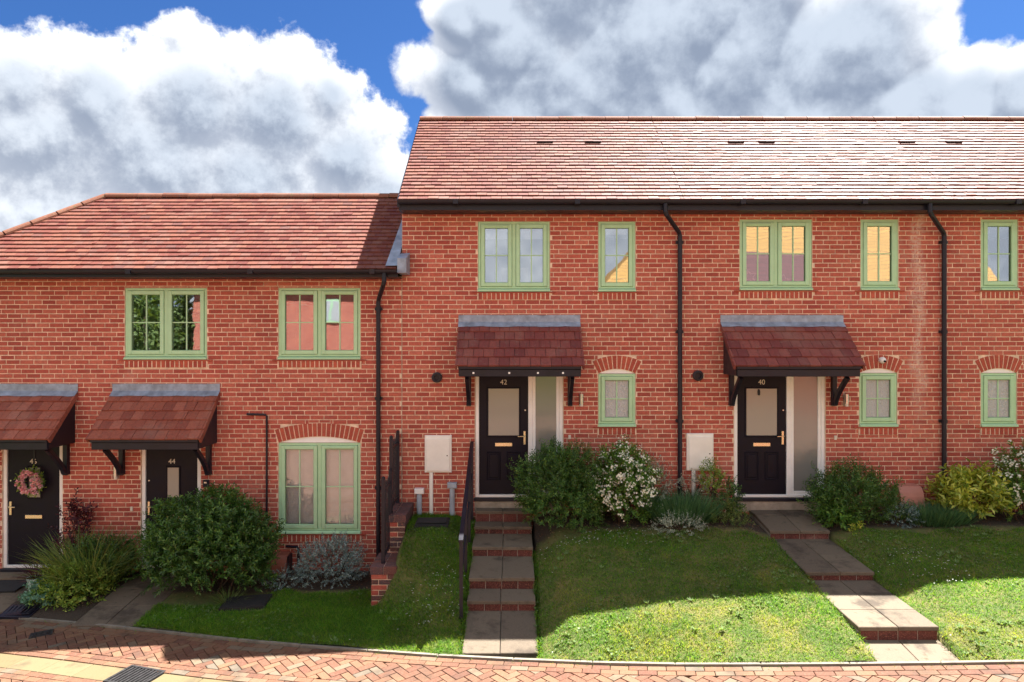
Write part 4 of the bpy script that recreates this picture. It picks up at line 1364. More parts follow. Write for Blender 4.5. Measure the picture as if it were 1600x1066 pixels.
# flue terminals and small pipes fixed to the walls
for h, px, py in (('42', 683, 590), ('40', 1090, 587)):
    x, z = WX(px), WZ(py)
    m = MB(); prof = [(.085, 0), (.085, -.05), (.07, -.055), (.05, -.055), (.045, -.02)]
    n = 20
    for r_, y in prof:
        m.v += [(x+r_*math.cos(2*math.pi*k/n), y, z+r_*math.sin(2*math.pi*k/n)) for k in range(n)]
    for i in range(len(prof)-1):
        for k in range(n): m.f.append((i*n+k, i*n+(k+1) % n, (i+1)*n+(k+1) % n, (i+1)*n+k))
    m.f.append(tuple((len(prof)-1)*n+k for k in range(n)))
    m.build('flue_terminal', M['black'], H[h])
MB().tube([(WX(387), .0, WZ(647)), (WX(387), -.035, WZ(647)), (WX(416), -.035, WZ(648)), (WX(418), -.035, WZ(650)), (WX(418), -.035, -1.0)], .017, 8).build('overflow_pipe', M['black'], H['44'])
MB().tube([(WX(448), -.035, WZ(853)), (WX(466), -.06, WZ(853)), (WX(468), -.06, WZ(856)), (WX(468), -.06, -1.1)], .02, 8).build('waste_pipe', M['black'], H['44'])
for h, px, py in (('42', 890, 683), ('40', 1305, 684), ('44', 206, 795)):
    MB().bbox(WX(px)-.02, WX(px)+.02, -.018, .003, WZ(py)-.035, WZ(py)+.035, .004).build('doorbell', M['ivory'], H[h])

# ------------------------------------------------------------------ retaining wall, railings, handrail
def gz(x, y): return float(ground_z(x, y))
rw = empty('retaining_wall', (-1.79, -.75, -1.3), 'stepped dark brick retaining wall with black railings between the two gardens', 'wall')
def wall_box(x0, x1, y0, y1, z0, z1):
    core = MB().box(x0+.008, x1-.008, y0+.008, y1-.002, z0, z1-.008)
    core.build('core', M['mortar'], rw)
    n = int((z1-.075-z0)/CH)+1
    for c in range(n):
        zt = z1-.112-c*CH
        if zt < z0+.02: break
        for side in ('front', 'left', 'right'):
            if side == 'front':
                cuts = [x0, x0+.225, x1] if c % 2 == 0 else [x0, x0+.105, x1]
                for a, b in zip(cuts[:-1], cuts[1:]):
                    if b-a < .03: continue
                    MB().bbox(a+(0 if a == x0 else .005), b-(0 if b == x1 else .005), y0, y0+.1, zt-.064, zt, .005).build('brick', M['brick' if (a == x0 and c % 3 != 1) else 'blue_brick'], rw)
            else:
                y = y0+.105 + (.11 if c % 2 else 0)
                if c % 2: ys = [(y0+.105, y0+.21)]
                else: ys = []
                while y < y1-.03:
                    ys.append((y, min(y+.215, y1))); y += .225
                for ya, yb in ys:
                    xs_ = (x0, x0+.02) if side == 'left' else (x1-.02, x1)
                    MB().box(xs_[0], xs_[1], ya+.004, yb-.004, zt-.064, zt).build('brick', M['brick' if side == 'left' and random.random() < .5 else 'blue_brick'], rw)
    # coping of bricks on edge
    y = y0-.012
    while y < y1-.03:
        yb = min(y+.068, y1)
        for xa, xb in ((x0-.012, (x0+x1)/2-.004), ((x0+x1)/2+.004, x1+.012)):
            m = MB(); m.box(xa, xb, y+.002, yb-.002, z1-.106, z1+random.uniform(-.003, .003)); m.build('brick', M['blue_brick'], rw)
        y += .076
wall_box(-1.99, -1.64, -1.47, -.82, -1.45, -.64)
wall_box(-1.95, -1.61, -.82, -.005, -1.45, -.075)

rl = empty('metal_railing', (-1.85, -.75, -.64), 'black metal railings with pointed bars stepping down on the dark brick wall', 'railing')
def rail_panel(ya, yb, zb, ztop):
    x = -1.85
    for y in (ya, yb):
        MB().box(x-.025, x+.025, y-.025, y+.025, zb, ztop+.08).build('post', M['black'], rl)
        MB().lathe(x, y, [(.0, ztop+.13), (.028, ztop+.11), (.028, ztop+.082), (0, ztop+.081)], 8).build('finial', M['black'], rl)
    MB().box(x-.008, x+.008, ya+.025, yb-.025, ztop-.10, ztop-.06).build('rail', M['black'], rl)
    MB().box(x-.008, x+.008, ya+.025, yb-.025, zb+.08, zb+.12).build('rail', M['black'], rl)
    n = max(3, int(round((yb-ya)/.105)))
    for k in range(1, n):
        y = ya+(yb-ya)*k/n
        MB().tube([(x, y, zb+.05), (x, y, ztop), (x, y, ztop+.06)], [.009, .009, .001], 6).build('bar', M['black'], rl)
rail_panel(-1.30, -.72, -.64, .48)
rail_panel(-.66, -.05, -.075, .98)

hr = empty('handrail', (-.64, -1.2, -1.0), 'black metal handrail running down the left side of the steps', 'handrail')
hx = -.645
ytop, ybot = -.08, -2.45
def rz(y): return .06 + (.93-.06)*(y-ybot)/(ytop-ybot)
MB().prism([(ytop, rz(ytop)), (ytop, rz(ytop)-.03), (ybot, rz(ybot)-.03), (ybot-.05, rz(ybot)-.05), (ybot-.05, rz(ybot)-.02), (ybot, rz(ybot))], 'x', hx-.028, hx+.028).build('top_rail', M['black'], hr)
MB().prism([(ytop, rz(ytop)-.5), (ytop, rz(ytop)-.53), (ybot, rz(ybot)-.53), (ybot, rz(ybot)-.5)], 'x', hx-.012, hx+.012).build('lower_rail', M['black'], hr)
for y in (ybot, -1.62, -.85, -.1):
    zb = min(gz(hx, y), -.3)-.06
    MB().box(hx-.022, hx+.022, y-.022, y+.022, zb, rz(y)-.031).build('post', M['black'], hr)

# ------------------------------------------------------------------ fixtures on the walls and in the gardens
def meter_box(px0, px1, py0, py1, pipe, label):
    x0, x1, z0, z1 = WX(px0), WX(px1), WZ(py1), WZ(py0)
    e = empty('meter_box', ((x0+x1)/2, -.05, z0), label, 'meter box', 'white meter boxes on the brick walls')
    MB().bbox(x0, x1, -.045, 0, z0, z1, .012).build('case', M['meter'], e)
    d = MB().bbox(x0+.03, x1-.03, -.062, -.044, z0+.03, z1-.05, .006).build('lid', M['meter'], e)
    MB().tube([(x1-.07, -.06, z0+.28), (x1-.07, -.066, z0+.28)], .011, 8).build('lock', M['dark_iron'], d)
    MB().bbox(pipe-.03, pipe+.03, -.04, 0, -.35, z0-.001, .008).build('conduit', M['meter'], e)
meter_box(664, 706, 680, 738, WX(674), 'white meter box on the brick wall left of door 42')
meter_box(1072, 1114, 677, 735, WX(1083), 'white meter box beside the downpipe, left of door 40')

def wall_lamp(px, py, label):
    x, z = WX(px), WZ(py)
    e = empty('wall_lamp', (x, 0, z-.1), label, 'wall lamp', 'slim wall lamps beside the doors')
    MB().bbox(x-.03, x+.03, -.015, .003, z-.10, z+.10, .004).build('back_plate', M['steel'], e)
    m = MB().lathe(x, -.06, [(0, z+.10), (.03, z+.10), (.03, z-.06), (0, z-.06)], 14); m.build('body', M['steel'], e)
    MB().lathe(x, -.06, [(.026, z-.061), (.026, z-.10), (0, z-.10)], 14).build('lens', M['ivory'], e)
wall_lamp(184, 738, 'slim metal wall lamp between the doors of 46 and 44')
wall_lamp(908, 625, 'slim metal wall lamp between door 42 and the arched window')
wall_lamp(1320, 625, 'slim metal wall lamp right of door 40, below the camera')

x, z = WX(1377), WZ(563)
e = empty('security_camera', (x, 0, z), 'small round white security camera above the arched window of 40', 'camera')
m = MB(); prof = [(.05, 0), (.055, -.03), (.05, -.06), (.03, -.085), (0.0, -.09)]
n = 14
for r_, y in prof: m.v += [(x+r_*math.cos(2*math.pi*k/n), y, z+r_*math.sin(2*math.pi*k/n)) for k in range(n)]
for i in range(len(prof)-1):
    for k in range(n): m.f.append((i*n+k, i*n+(k+1) % n, (i+1)*n+(k+1) % n, (i+1)*n+k))
m.build('housing', M['white'], e, smooth=True)
MB().tube([(x+.008, -.08, z-.012), (x+.008, -.098, z-.018)], .018, 10).build('lens', M['door'], e)

x, z = WX(323), WZ(755)
e = empty('key_safe', (x, 0, z-.05), 'small black key safe on the wall right of door 44', 'key safe')
MB().bbox(x-.045, x+.045, -.05, 0, z-.055, z+.055, .01).build('case', M['black'], e)
MB().box(x-.02, x+.02, -.054, -.051, z+.005, z+.03).build('dial_window', M['steel'], e)

def vent_pipe(px, ptop, zb, label, cap):
    x, zt = WX(px), WZ(ptop)
    e = empty('cable_duct', (x, -.06, zb), label, 'pipe', 'capped grey ducts against the walls')
    MB().tube([(x, -.06, zb), (x, -.06, zt-.06)], .042, 12).build('pipe', M['greyblue'], e)
    MB().bbox(x-.075, x+.075, -.11, 0, zt-.075, zt+.01, .01).build('cap', cap, e)
vent_pipe(656, 763, -.45, 'grey duct with white cap, left of the thin meter conduit', M['white'])
vent_pipe(707, 754, -.45, 'grey duct with grey cap, between meter box and steps', M['greyblue'])
vent_pipe(201, 868, -1.4, 'grey capped duct by the white frame of door 44', M['greyblue'])

def gas_box(x0, x1, y0, z0, z1, label, mat):
    e = empty('gas_meter_box', ((x0+x1)/2, -.15, z0), label, 'meter box', 'half buried gas meter boxes')
    pts = [(-.001, z0), (-.001, z1)] + [(y0*.5-abs(y0)*.5*math.sin(a_*math.pi/12), z0+(z1-z0)*(.45+.55*math.cos(a_*math.pi/12))) for a_ in range(1, 7)] + [(y0, z0)]
    MB().prism(pts, 'x', x0, x1).build('lid', mat, e)
    MB().box(x1+.001, x1+.02, y0*.7, -.002, z0, z1-.02).build('rim', M['black'], e)
    MB().box(x0+.15, x0+.19, y0-.006, y0+.02, z0+.06, z0+.1).build('lock', M['black'], e)
gas_box(WX(420), WX(455), -.28, -1.25, WZ(862), 'brown gas meter box between big round bush and grey shrub', M['terracotta'])
gas_box(WX(1392), WX(1428), -.3, -.35, WZ(755), 'pinkish rounded gas meter box right of the bush by door 40', plain('pink_plastic', (.46, .20, .15), .5, .12, 5))

# black covers on the lawn and road
def cover(name, cx, cy, w, d, label, rot=0, dz=.02, mat='dark_iron', ribs=0, cat='cover'):
    e = empty(name, (cx, cy, gz(cx, cy)), label, cat)
    def q(x, y, up):
        c, s = math.cos(rot), math.sin(rot); X_, Y_ = cx+x*c-y*s, cy+x*s+y*c
        zz = gz(X_, Y_) if Y_ > edge_y(X_) else float(road_z(X_))
        return (X_, Y_, zz+up)
    def slab(a, b, c, d_, u0, u1):
        m = MB(); m.v = [q(a, c, u0), q(b, c, u0), q(b, d_, u0), q(a, d_, u0), q(a, c, u1), q(b, c, u1), q(b, d_, u1), q(a, d_, u1)]
        m.f = [(3, 2, 1, 0), (4, 5, 6, 7), (0, 1, 5, 4), (1, 2, 6, 5), (2, 3, 7, 6), (3, 0, 4, 7)]; return m
    slab(-w/2, w/2, -d/2, d/2, -.05, dz).build('frame', M[mat], e)
    slab(-w/2+.03, w/2-.03, -d/2+.03, d/2-.03, dz, dz+.008).build('lid', M[mat], e)
    for k in range(ribs):
        xx = -w/2+.06+(w-.12)*k/max(ribs-1, 1)
        slab(xx-.012, xx+.012, -d/2+.05, d/2-.05, dz+.008, dz+.016).build('rib', M[mat], e)
    return e
cover('access_cover', -3.8, -1.35, .62, .46, 'square black access cover lying in the lower lawn', rot=.12, dz=.045)
cover('access_cover', -1.22, -.62, .5, .36, 'dark access cover in the grass bank beside the steps', dz=.05, mat='dark')
cover('drain_cover', -6.28, -2.0, .26, .2, 'small dark drain cover set in the shaded brick paving', rot=.5, dz=.006, ribs=3)
cover('drain_cover', -7.05, -1.32, .5, .25, 'ribbed dark drain strip before the bluish sedum mound', rot=-.12, dz=.03, ribs=7, mat='black')
cover('door_mat', -7.95, -.42, .6, .36, 'black doormat on the path in front of the wreathed door', dz=-.07+.0, mat='dark', cat='doormat').location.z += 0

# blinds and ornaments seen through the glass
bx0, bx1, bz0, bz1 = WX(435)+.06, WX(563)-.06, WZ(834)+.1, WZ(692)-.05
e = empty('venetian_blind', ((bx0+bx1)/2, .12, bz0), 'white slatted blind behind the large arched ground floor window', 'blind')
MB().box(bx0, bx1, .10, .15, bz1-.04, bz1).build('head_rail', M['blind'], e)
m = MB(); z = bz1-.06
while z > bz0:
    m.v += [(bx0, .105, z-.014), (bx1, .105, z-.014), (bx1, .128, z+.0155), (bx0, .128, z+.0155)]; n_ = len(m.v)-4; m.f.append((n_, n_+1, n_+2, n_+3)); z -= .03
m.build('slats', M['blind'], e)
e = empty('roller_blind', (WX(803), .12, WZ(375)), 'white roller blind at the top of the double window above door 42', 'blind')
MB().box(WX(755), WX(851), .11, .116, WZ(371), WZ(350)).build('fabric', M['blind'], e)
MB().box(WX(755), WX(851), .105, .121, WZ(372.5), WZ(371)).build('bottom_bar', M['blind'], e)
e = empty('roller_blind', (WX(964), .12, WZ(372)), 'white roller blind at the top of the narrow window of 42', 'blind')
MB().box(WX(941), WX(987), .11, .116, WZ(364), WZ(350)).build('fabric', M['blind'], e)
MB().box(WX(941), WX(987), .105, .121, WZ(365.5), WZ(364)).build('bottom_bar', M['blind'], e)
e = empty('computer_monitor', (WX(795), .45, WZ(450)), 'pale computer monitor on a desk inside the double window of 42', 'monitor')
MB().box(WX(782), WX(826), .44, .47, WZ(440), WZ(414)).build('screen', M['ivory'], e)
MB().box(WX(803), WX(807), .47, .5, WZ(452), WZ(420)).build('stand', M['white'], e)
M['neon'] = plain('white_wire', (.85, .80, .75), .5)
def ornament(name, pts, label, r=.012):
    m = MB().tube(pts, r, 6); o = m.build(name, M['neon']); tag(o, label, 'ornament', 'outline ornaments on the window ledges')
cl = []
for k in range(31):
    a_ = k/30
    if a_ < .8:
        th_ = math.pi*(1-a_/.8); rr = .135*(1+.22*abs(math.sin(th_*2.5)))
        cl.append((WX(964)+rr*math.cos(th_), .06, WZ(445)+.115*(1+.25*abs(math.sin(th_*2.5)))*math.sin(th_)))
    else:
        t = (a_-.8)/.2; cl.append((WX(964)+.135-.27*t, .06, WZ(445)))
ornament('cloud_ornament', cl, 'white cloud outline standing in the narrow window of 42')
st = []
for k in range(11):
    th_ = math.pi/2+.25+k*math.pi/5; rr = .13 if k % 2 == 0 else .055
    st.append((WX(1173)+rr*math.cos(th_), .06, WZ(433)+rr*math.sin(th_)))
ornament('star_ornament', st, 'white star outline in the left pane above door 40', .009)
hs = [(0, 0), (0, .13), (.03, .19), (.06, .13), (.09, .17), (.12, .1), (.16, .1), (.16, 0), (0, 0)]
ornament('castle_ornament', [(WX(1218)+a, .06, WZ(444)+b) for a, b in hs], 'white castle outline in the right pane above door 40', .008)

# ------------------------------------------------------------------ plants
def unit(v): return v/np.maximum(np.linalg.norm(v, axis=-1, keepdims=True), 1e-9)
def leaves(P, A, Sd, L, Wd, fold=.25, droop=.15):
    """folded kite leaves: base P, direction A, side Sd"""
    Nn = np.cross(A, Sd)
    L = np.asarray(L)[:, None]; Wd = np.asarray(Wd)[:, None]
    m = P + A*L*.5
    v0 = P; v2 = P + A*L - Nn*L*droop
    v1 = m + Sd*Wd*.5 + Nn*Wd*fold; v3 = m - Sd*Wd*.5 + Nn*Wd*fold
    V = np.stack([v0, v1, v2, v3], 1).reshape(-1, 3)
    n = len(P); b = np.arange(n)*4
    F = np.concatenate([np.stack([b, b+1, b+2], -1), np.stack([b, b+2, b+3], -1)])
    return V, F
def strands(P, D, L, Wd, bend, segs=3):
    """thin blades: base P, initial direction D, drooping with bend"""
    n = len(P); L = np.asarray(L)[:, None]; Wd = np.asarray(Wd)[:, None]; bend = np.asarray(bend)[:, None]
    side = unit(np.cross(D, np.array([0, 0, 1.0]) + rng.normal(0, .3, (n, 3))))
    hor = D*np.array([1, 1, 0]); hor = unit(hor + rng.normal(0, .05, (n, 3))*np.array([1, 1, 0]))
    rows = []
    for k in range(segs):
        t = k/segs
        c = P + D*L*t + (hor*.7 - np.array([0, 0, .75]))*bend*L*t*t
        w = Wd*(1-t*.55)*.5
        rows += [c-side*w, c+side*w]
    tip = P + D*L + (hor*.7 - np.array([0, 0, .75]))*bend*L
    rows.append(tip)
    k = len(rows); V = np.stack(rows, 1).reshape(-1, 3)
    b = np.arange(n)*k; F = []
    for s_ in range(segs-1):
        q = b+2*s_
        F += [np.stack([q, q+1, q+3], -1), np.stack([q, q+3, q+2], -1)]
    q = b+2*(segs-1)
    F.append(np.stack([q, q+1, q+2], -1))
    return V, np.concatenate(F)

def lump(d, seed):
    r_ = np.random.default_rng(seed); o = np.ones(len(d))
    for k in range(7):
        f = r_.normal(0, 2.4, 3); o += .055*np.sin(d@f*1.6 + r_.uniform(0, 6))
    return o

def shrub(name, label, cx, cy, zb, zt, hw, hd, mat, n_sh=420, per=14, L=.055, Wd=.019, slen=.14, up=.35, seed=1, group='shrubs in the front gardens', flowers=None, loose=.0, cat='shrub', inner=.5):
    r_ = np.random.default_rng(seed)
    e = empty(name, (cx, cy, zb), label, cat, group)
    c = np.array([cx, cy, (zb+zt)/2]); rad_ = np.array([hw, hd, (zt-zb)/2])
    d = unit(r_.normal(0, 1, (n_sh*2, 3))); d = d[d[:, 2] > -.75][:n_sh]; n = len(d)
    lm = lump(d, seed)
    u = 1-(1-inner)*r_.random(n)**1.6 + loose*np.maximum(r_.normal(0, 1, n), 0)
    wide = np.where(d[:, 2] < .1, np.minimum((1-d[:, 2]**2+1e-3)**-.32, 1.5), 1.0)
    Q = c + d*np.stack([wide, wide, np.ones(n)], -1)*rad_*(lm*u*.93)[:, None]
    Q[:, 2] = np.maximum(Q[:, 2], zb+.03)
    ax = unit(d*(1-up) + np.array([0, 0, up]) + r_.normal(0, .28, (n, 3)))
    t = np.tile(np.linspace(-.25, 1, per), (n, 1)) * (slen*r_.uniform(.6, 1.3, n))[:, None]
    P = (Q[:, None] + ax[:, None]*t[..., None]).reshape(-1, 3)
    A0 = np.repeat(ax, per, 0)
    o1 = unit(np.cross(A0, np.array([.3, .2, .9]))); o2 = np.cross(A0, o1)
    ph = np.tile(np.arange(per)*2.4, n) + np.repeat(r_.uniform(0, 6, n), per) + r_.normal(0, .3, n*per)
    radial = o1*np.cos(ph)[:, None] + o2*np.sin(ph)[:, None]
    A = unit(A0*.75 + radial*.8 + r_.normal(0, .15, (n*per, 3)))
    Sd = unit(np.cross(A, radial + r_.normal(0, .3, (n*per, 3))))
    sc = r_.uniform(.65, 1.2, n*per)
    V, F = leaves(P, A, Sd, L*sc, Wd*sc*r_.uniform(.85, 1.15, n*per))
    np_obj('foliage', V, F, mat, e)
    # branches
    st_ = MB()
    for k in range(9):
        q = Vector(Q[r_.integers(n)]); b0 = Vector((cx+r_.normal(0, hw*.12), cy+r_.normal(0, hd*.12), zb-.04))
        mid = b0.lerp(q, .5)+Vector((0, 0, .04))
        st_.tube([b0, mid, q], [.014, .009, .004], 5)
    st_.build('branches', M['bark'], e)
    if flowers:
        fm, nf, fs, clus = flowers
        front = d[:, 1] < .35
        idx = np.where(front & (d[:, 2] > -.6))[0]; pick = r_.choice(idx, nf)
        FP = []; 
        ctr = Q[pick] + ax[pick]*slen*.75 + d[pick]*.02
        FP = (ctr[:, None] + r_.normal(0, .026, (nf, clus, 3))).reshape(-1, 3)
        nn = len(FP); fa = np.repeat(unit(d[pick]+np.array([0, -.4, .3])), clus, 0)
        fa = unit(fa + r_.normal(0, .3, (nn, 3)))
        a1 = unit(np.cross(fa, np.array([.1, .3, .9]))); a2 = np.cross(fa, a1)
        VV = []; FF = []; off = 0
        for p in range(5):
            an = p*2*math.pi/5
            dirp = unit(a1*math.cos(an)+a2*math.sin(an)+fa*.35)
            sd = np.cross(fa, dirp)
            v, f = leaves(FP, dirp, unit(sd), np.full(nn, fs), np.full(nn, fs*.75), .05, .05)
            VV.append(v); FF.append(f+off); off += len(v)
        np_obj('flowers', np.concatenate(VV), np.concatenate(FF), fm, e)
    return e

shrub('round_bush', 'large round dark green bush in front of door 44', -4.5, -.80, -1.28, .24, .98, .66, M['bush'], 2100, 15, .064, .023, .13, .35, 11, inner=.3)
shrub('round_bush', 'dense dark green bush right of the steps, before door 42', .74, -.62, -.42, .98, .66, .52, M['bush_fine'], 1500, 16, .05, .015, .15, .45, 12)
shrub('flowering_bush', 'white flowering bush next to the dense bush below the arched window of 42', 1.70, -.55, -.36, .93, .47, .42, M['choisya'], 620, 14, .06, .02, .14, .4, 13, flowers=(M['petal'], 250, .019, 5))
shrub('variegated_shrub', 'pale variegated shrub reaching up beside the downpipe of 42', 2.22, -.24, -.3, .60, .30, .17, M['silver'], 150, 12, .04, .019, .16, .5, 14, loose=.12)
shrub('trailing_shrub', 'pale sprigs trailing below the meter box of 40', 2.92, -.16, -.05, .42, .24, .12, M['silver'], 60, 10, .035, .017, .13, .3, 15, loose=.15)
shrub('young_shrub', 'small yellow green upright shrub between meter box and door 40', 3.17, -.32, .08, .62, .17, .15, M['lime'], 75, 12, .042, .018, .13, .65, 16, loose=.12)
shrub('small_dark_shrub', 'small dark shrub at the left foot of door 40', 3.42, -.42, -.25, .36, .18, .17, M['bush'], 110, 12, .042, .018, .1, .3, 17)
shrub('low_shrub', 'low brownish mixed planting beside the top slab of path 40', 3.28, -.72, -.34, .06, .32, .22, M['sedge'], 120, 12, .045, .012, .12, .5, 18, loose=.1)
shrub('silver_groundcover', 'low silver groundcover in front of the lavender of 42', 2.52, -.98, -.36, -.03, .40, .2, M['silver'], 190, 12, .026, .013, .09, .3, 19)
shrub('loose_bush', 'loose leafy green bush right of door 40', 5.25, -.55, -.34, .55, .62, .42, M['bush_fine'], 620, 15, .058, .017, .2, .6, 20, loose=.10)
shrub('bright_bush', 'bright broad-leaved shrub at the right foot of door 40', 4.98, -.74, -.34, .14, .2, .16, M['choisya'], 90, 10, .07, .03, .12, .4, 21)
shrub('variegated_shrub', 'small pale variegated shrub between the loose bush and lavender', 5.92, -.66, -.34, .05, .26, .2, M['greyleaf'], 130, 12, .03, .015, .1, .3, 22)
shrub('golden_shrub', 'yellow green spotted laurel by the right hand downpipe', 7.12, -.45, -.24, .52, .50, .34, M['gold'], 165, 10, .115, .042, .16, .35, 23)
shrub('flowering_bush', 'white flowering bush cut by the right picture edge', 8.05, -.50, -.34, .92, .52, .40, M['choisya'], 420, 14, .06, .02, .14, .4, 24, flowers=(M['petal'], 120, .021, 6))
shrub('grey_shrub', 'rounded blue grey shrub below the blinded window of 44', -2.80, -.55, -1.3, -.52, .55, .36, M['greyleaf'], 520, 14, .03, .015, .12, .35, 25)
shrub('low_grey_shrub', 'low grey sprawl between the gas meter box and grey shrub', -3.55, -.62, -1.32, -.98, .3, .2, M['greyleaf'], 130, 12, .026, .013, .1, .2, 26)
shrub('leafy_mound', 'lime green leafy mound in the bed beside path 44', -6.5, -1.0, -1.42, -.80, .47, .32, M['lime'], 330, 11, .06, .025, .13, .4, 27)
shrub('dark_mound', 'dark green shrub behind the arching grasses of 44', -6.35, -.52, -1.35, -.55, .5, .34, M['bush'], 330, 13, .055, .022, .14, .4, 28)
shrub('sedum_mound', 'low bluish sedum mound at the road edge by path 46', -6.86, -1.12, -1.46, -1.0, .30, .2, M['sedum'], 120, 9, .055, .035, .06, .5, 29)
shrub('purple_shrub', 'purple leaved shrub against the wall between the doors', -6.98, -.22, -1.2, -.02, .26, .16, M['purple'], 80, 11, .07, .03, .2, .5, 30, loose=.1)
shrub('variegated_sprig', 'tiny yellow variegated sprig below the loose bush of 40', 5.12, -1.0, -.36, -.20, .09, .08, M['gold'], 12, 7, .06, .028, .06, .4, 31, inner=.2)

def clump(name, label, cx, cy, zb, hw, hd, n, L, Wd, lean, bend, mat, seed, segs=4, group='grasses and lavender in the beds', cat='plant'):
    r_ = np.random.default_rng(seed)
    e = empty(name, (cx, cy, zb), label, cat, group)
    a = r_.uniform(0, 2*math.pi, n); rr = np.sqrt(r_.random(n))
    P = np.stack([cx+hw*rr*np.cos(a)*.8, cy+hd*rr*np.sin(a)*.8, np.full(n, zb)], -1)
    D = unit(np.stack([np.cos(a)*rr*lean, np.sin(a)*rr*lean, np.ones(n)], -1) + r_.normal(0, .12, (n, 3)))
    V, F = strands(P, D, L*r_.uniform(.55, 1.1, n), Wd*r_.uniform(.7, 1.2, n), bend*r_.uniform(.4, 1.3, n), segs)
    np_obj('blades', V, F, mat, e)
    return e
clump('lavender', 'grey green lavender clump under the downpipe of 42', 2.62, -.55, -.32, .47, .32, 2600, .62, .012, .7, .12, M['lav'], 41, 3)
clump('lavender', 'low lavender clump between variegated shrub and golden laurel', 6.52, -.62, -.32, .52, .28, 2400, .42, .012, .6, .12, M['lav'], 42, 3)
clump('arching_grass', 'tall arching ornamental grass between the doors of 46 and 44', -6.48, -.68, -1.28, .44, .36, 820, 1.12, .016, .34, .42, M['sedge'], 43, 6)
clump('arching_grass', 'small tuft of grass growing in the lower lawn by the big bush', -4.1, -1.25, -1.25, .14, .1, 120, .3, .008, .9, .5, M['sedge'], 45, 4)
# pot with dark red grass
e = empty('plant_pot', (-7.14, -.85, gz(-7.14, -.85)-.0), 'pale green flower pot at the foot of the wreathed door', 'pot')
zp = gz(-7.14, -.85)
MB().lathe(-7.14, -.85, [(0, zp), (.09, zp), (.125, zp+.22), (.135, zp+.22), (.135, zp+.25), (.115, zp+.25), (.11, zp+.2), (0, zp+.2)], 20).build('body', M['pot'], e, smooth=False)
MB().lathe(-7.14, -.85, [(.112, zp+.205), (0, zp+.215)], 12).build('compost', M['soil'], e)
clump('red_grass', 'dark red grass growing in the pale green pot', -7.14, -.85, zp+.2, .1, .1, 130, .42, .009, 1.2, .45, M['purple'], 46, 4)

# wreath
wx, wz, wr = WX(51), WZ(752), .155
e = empty('wreath', (wx, .02, wz), 'wreath of pink flowers hanging on the leftmost black door', 'wreath')
r_ = np.random.default_rng(5)
def ringpts(n, spread):
    a = r_.uniform(0, 2*math.pi, n); q = r_.normal(0, spread, (n, 3))
    return np.stack([wx+wr*np.cos(a)+q[:, 0], -.02-np.abs(q[:, 1]), wz+wr*np.sin(a)+q[:, 2]], -1), a
P, a = ringpts(420, .03)
A = unit(np.stack([np.cos(a), np.full(420, -.5), np.sin(a)], -1)+r_.normal(0, .6, (420, 3)))
V, F = leaves(P, A, unit(np.cross(A, r_.normal(0, 1, (420, 3)))), np.full(420, .055), np.full(420, .022))
np_obj('greenery', V, F, M['lime'], e)
P, a = ringpts(85, .03); VV = []; FF = []; off = 0
for k in range(14):
    n_ = len(P); A = unit(r_.normal(0, 1, (n_, 3))+np.array([0, -.7, 0]))
    v, f = leaves(P+np.array([0, -.025, 0]), A, unit(np.cross(A, r_.normal(0, 1, (n_, 3)))), np.full(n_, .038), np.full(n_, .034), .2, .1)
    VV.append(v); FF.append(f+off); off += len(v)
np_obj('blossoms', np.concatenate(VV), np.concatenate(FF), M['pink'], e)
MB().box(wx-.012, wx+.012, .035, .04, wz+wr, wz+.6).build('ribbon', M['black'], e)

# ------------------------------------------------------------------ grass, weeds, daisies, litter (uncountable)
def lawn_points(n):
    x = rng.uniform(-5.1, 9.2, n); ey = edge_y(x)
    y = ey + (0.0-ey)*rng.random(n)
    keep = np.ones(n, bool)
    for k, (a, b) in PATHS.items():
        keep &= ~((x > a+.018) & (x < b-.018))
    wob = .07*np.sin(x*5)+.05*np.sin(x*11+1)
    bedline = np.where(x > .3, -1.02+wob, np.where(x < -2.0, -.98+wob, -.05))
    keep &= y < bedline
    keep &= ~((x > -2.02) & (x < -1.6) & (y > -1.49))
    for bx, by, rx, ry in ((-4.5, -.8, .95, .62), (.74, -.62, .62, .55)):
        keep &= ((x-bx)/rx)**2+((y-by)/ry)**2 > 1
    keep &= ~((np.abs(x+3.8) < .33) & (np.abs(y+1.35) < .25)) & ~((np.abs(x+1.22) < .26) & (np.abs(y+.62) < .19))
    return x[keep], y[keep]
x, y = lawn_points(330000)
dens = .5+.5*np.sin(x*2.3+1)*np.sin(y*3.1)
n = len(x)
z = ground_z(x, y)
P = np.stack([x, y, z-.005], -1)
D = unit(np.stack([rng.normal(0, .45, n), rng.normal(0, .45, n), np.ones(n)], -1))
tall = np.where(x < -.6, 1.5, 1.0)*(1+.5*np.clip(np.sin(x*1.7+2)*np.sin(y*2.9+x), 0, 1))
V, F = strands(P, D, .042*tall*rng.uniform(.5, 1.5, n), .0055*rng.uniform(.7, 1.3, n), rng.uniform(.1, .9, n), 2)
tag(np_obj('grass', V, F, M['grass']), 'short green lawn grass with yellowed patches by the road', 'grass', kind='stuff')

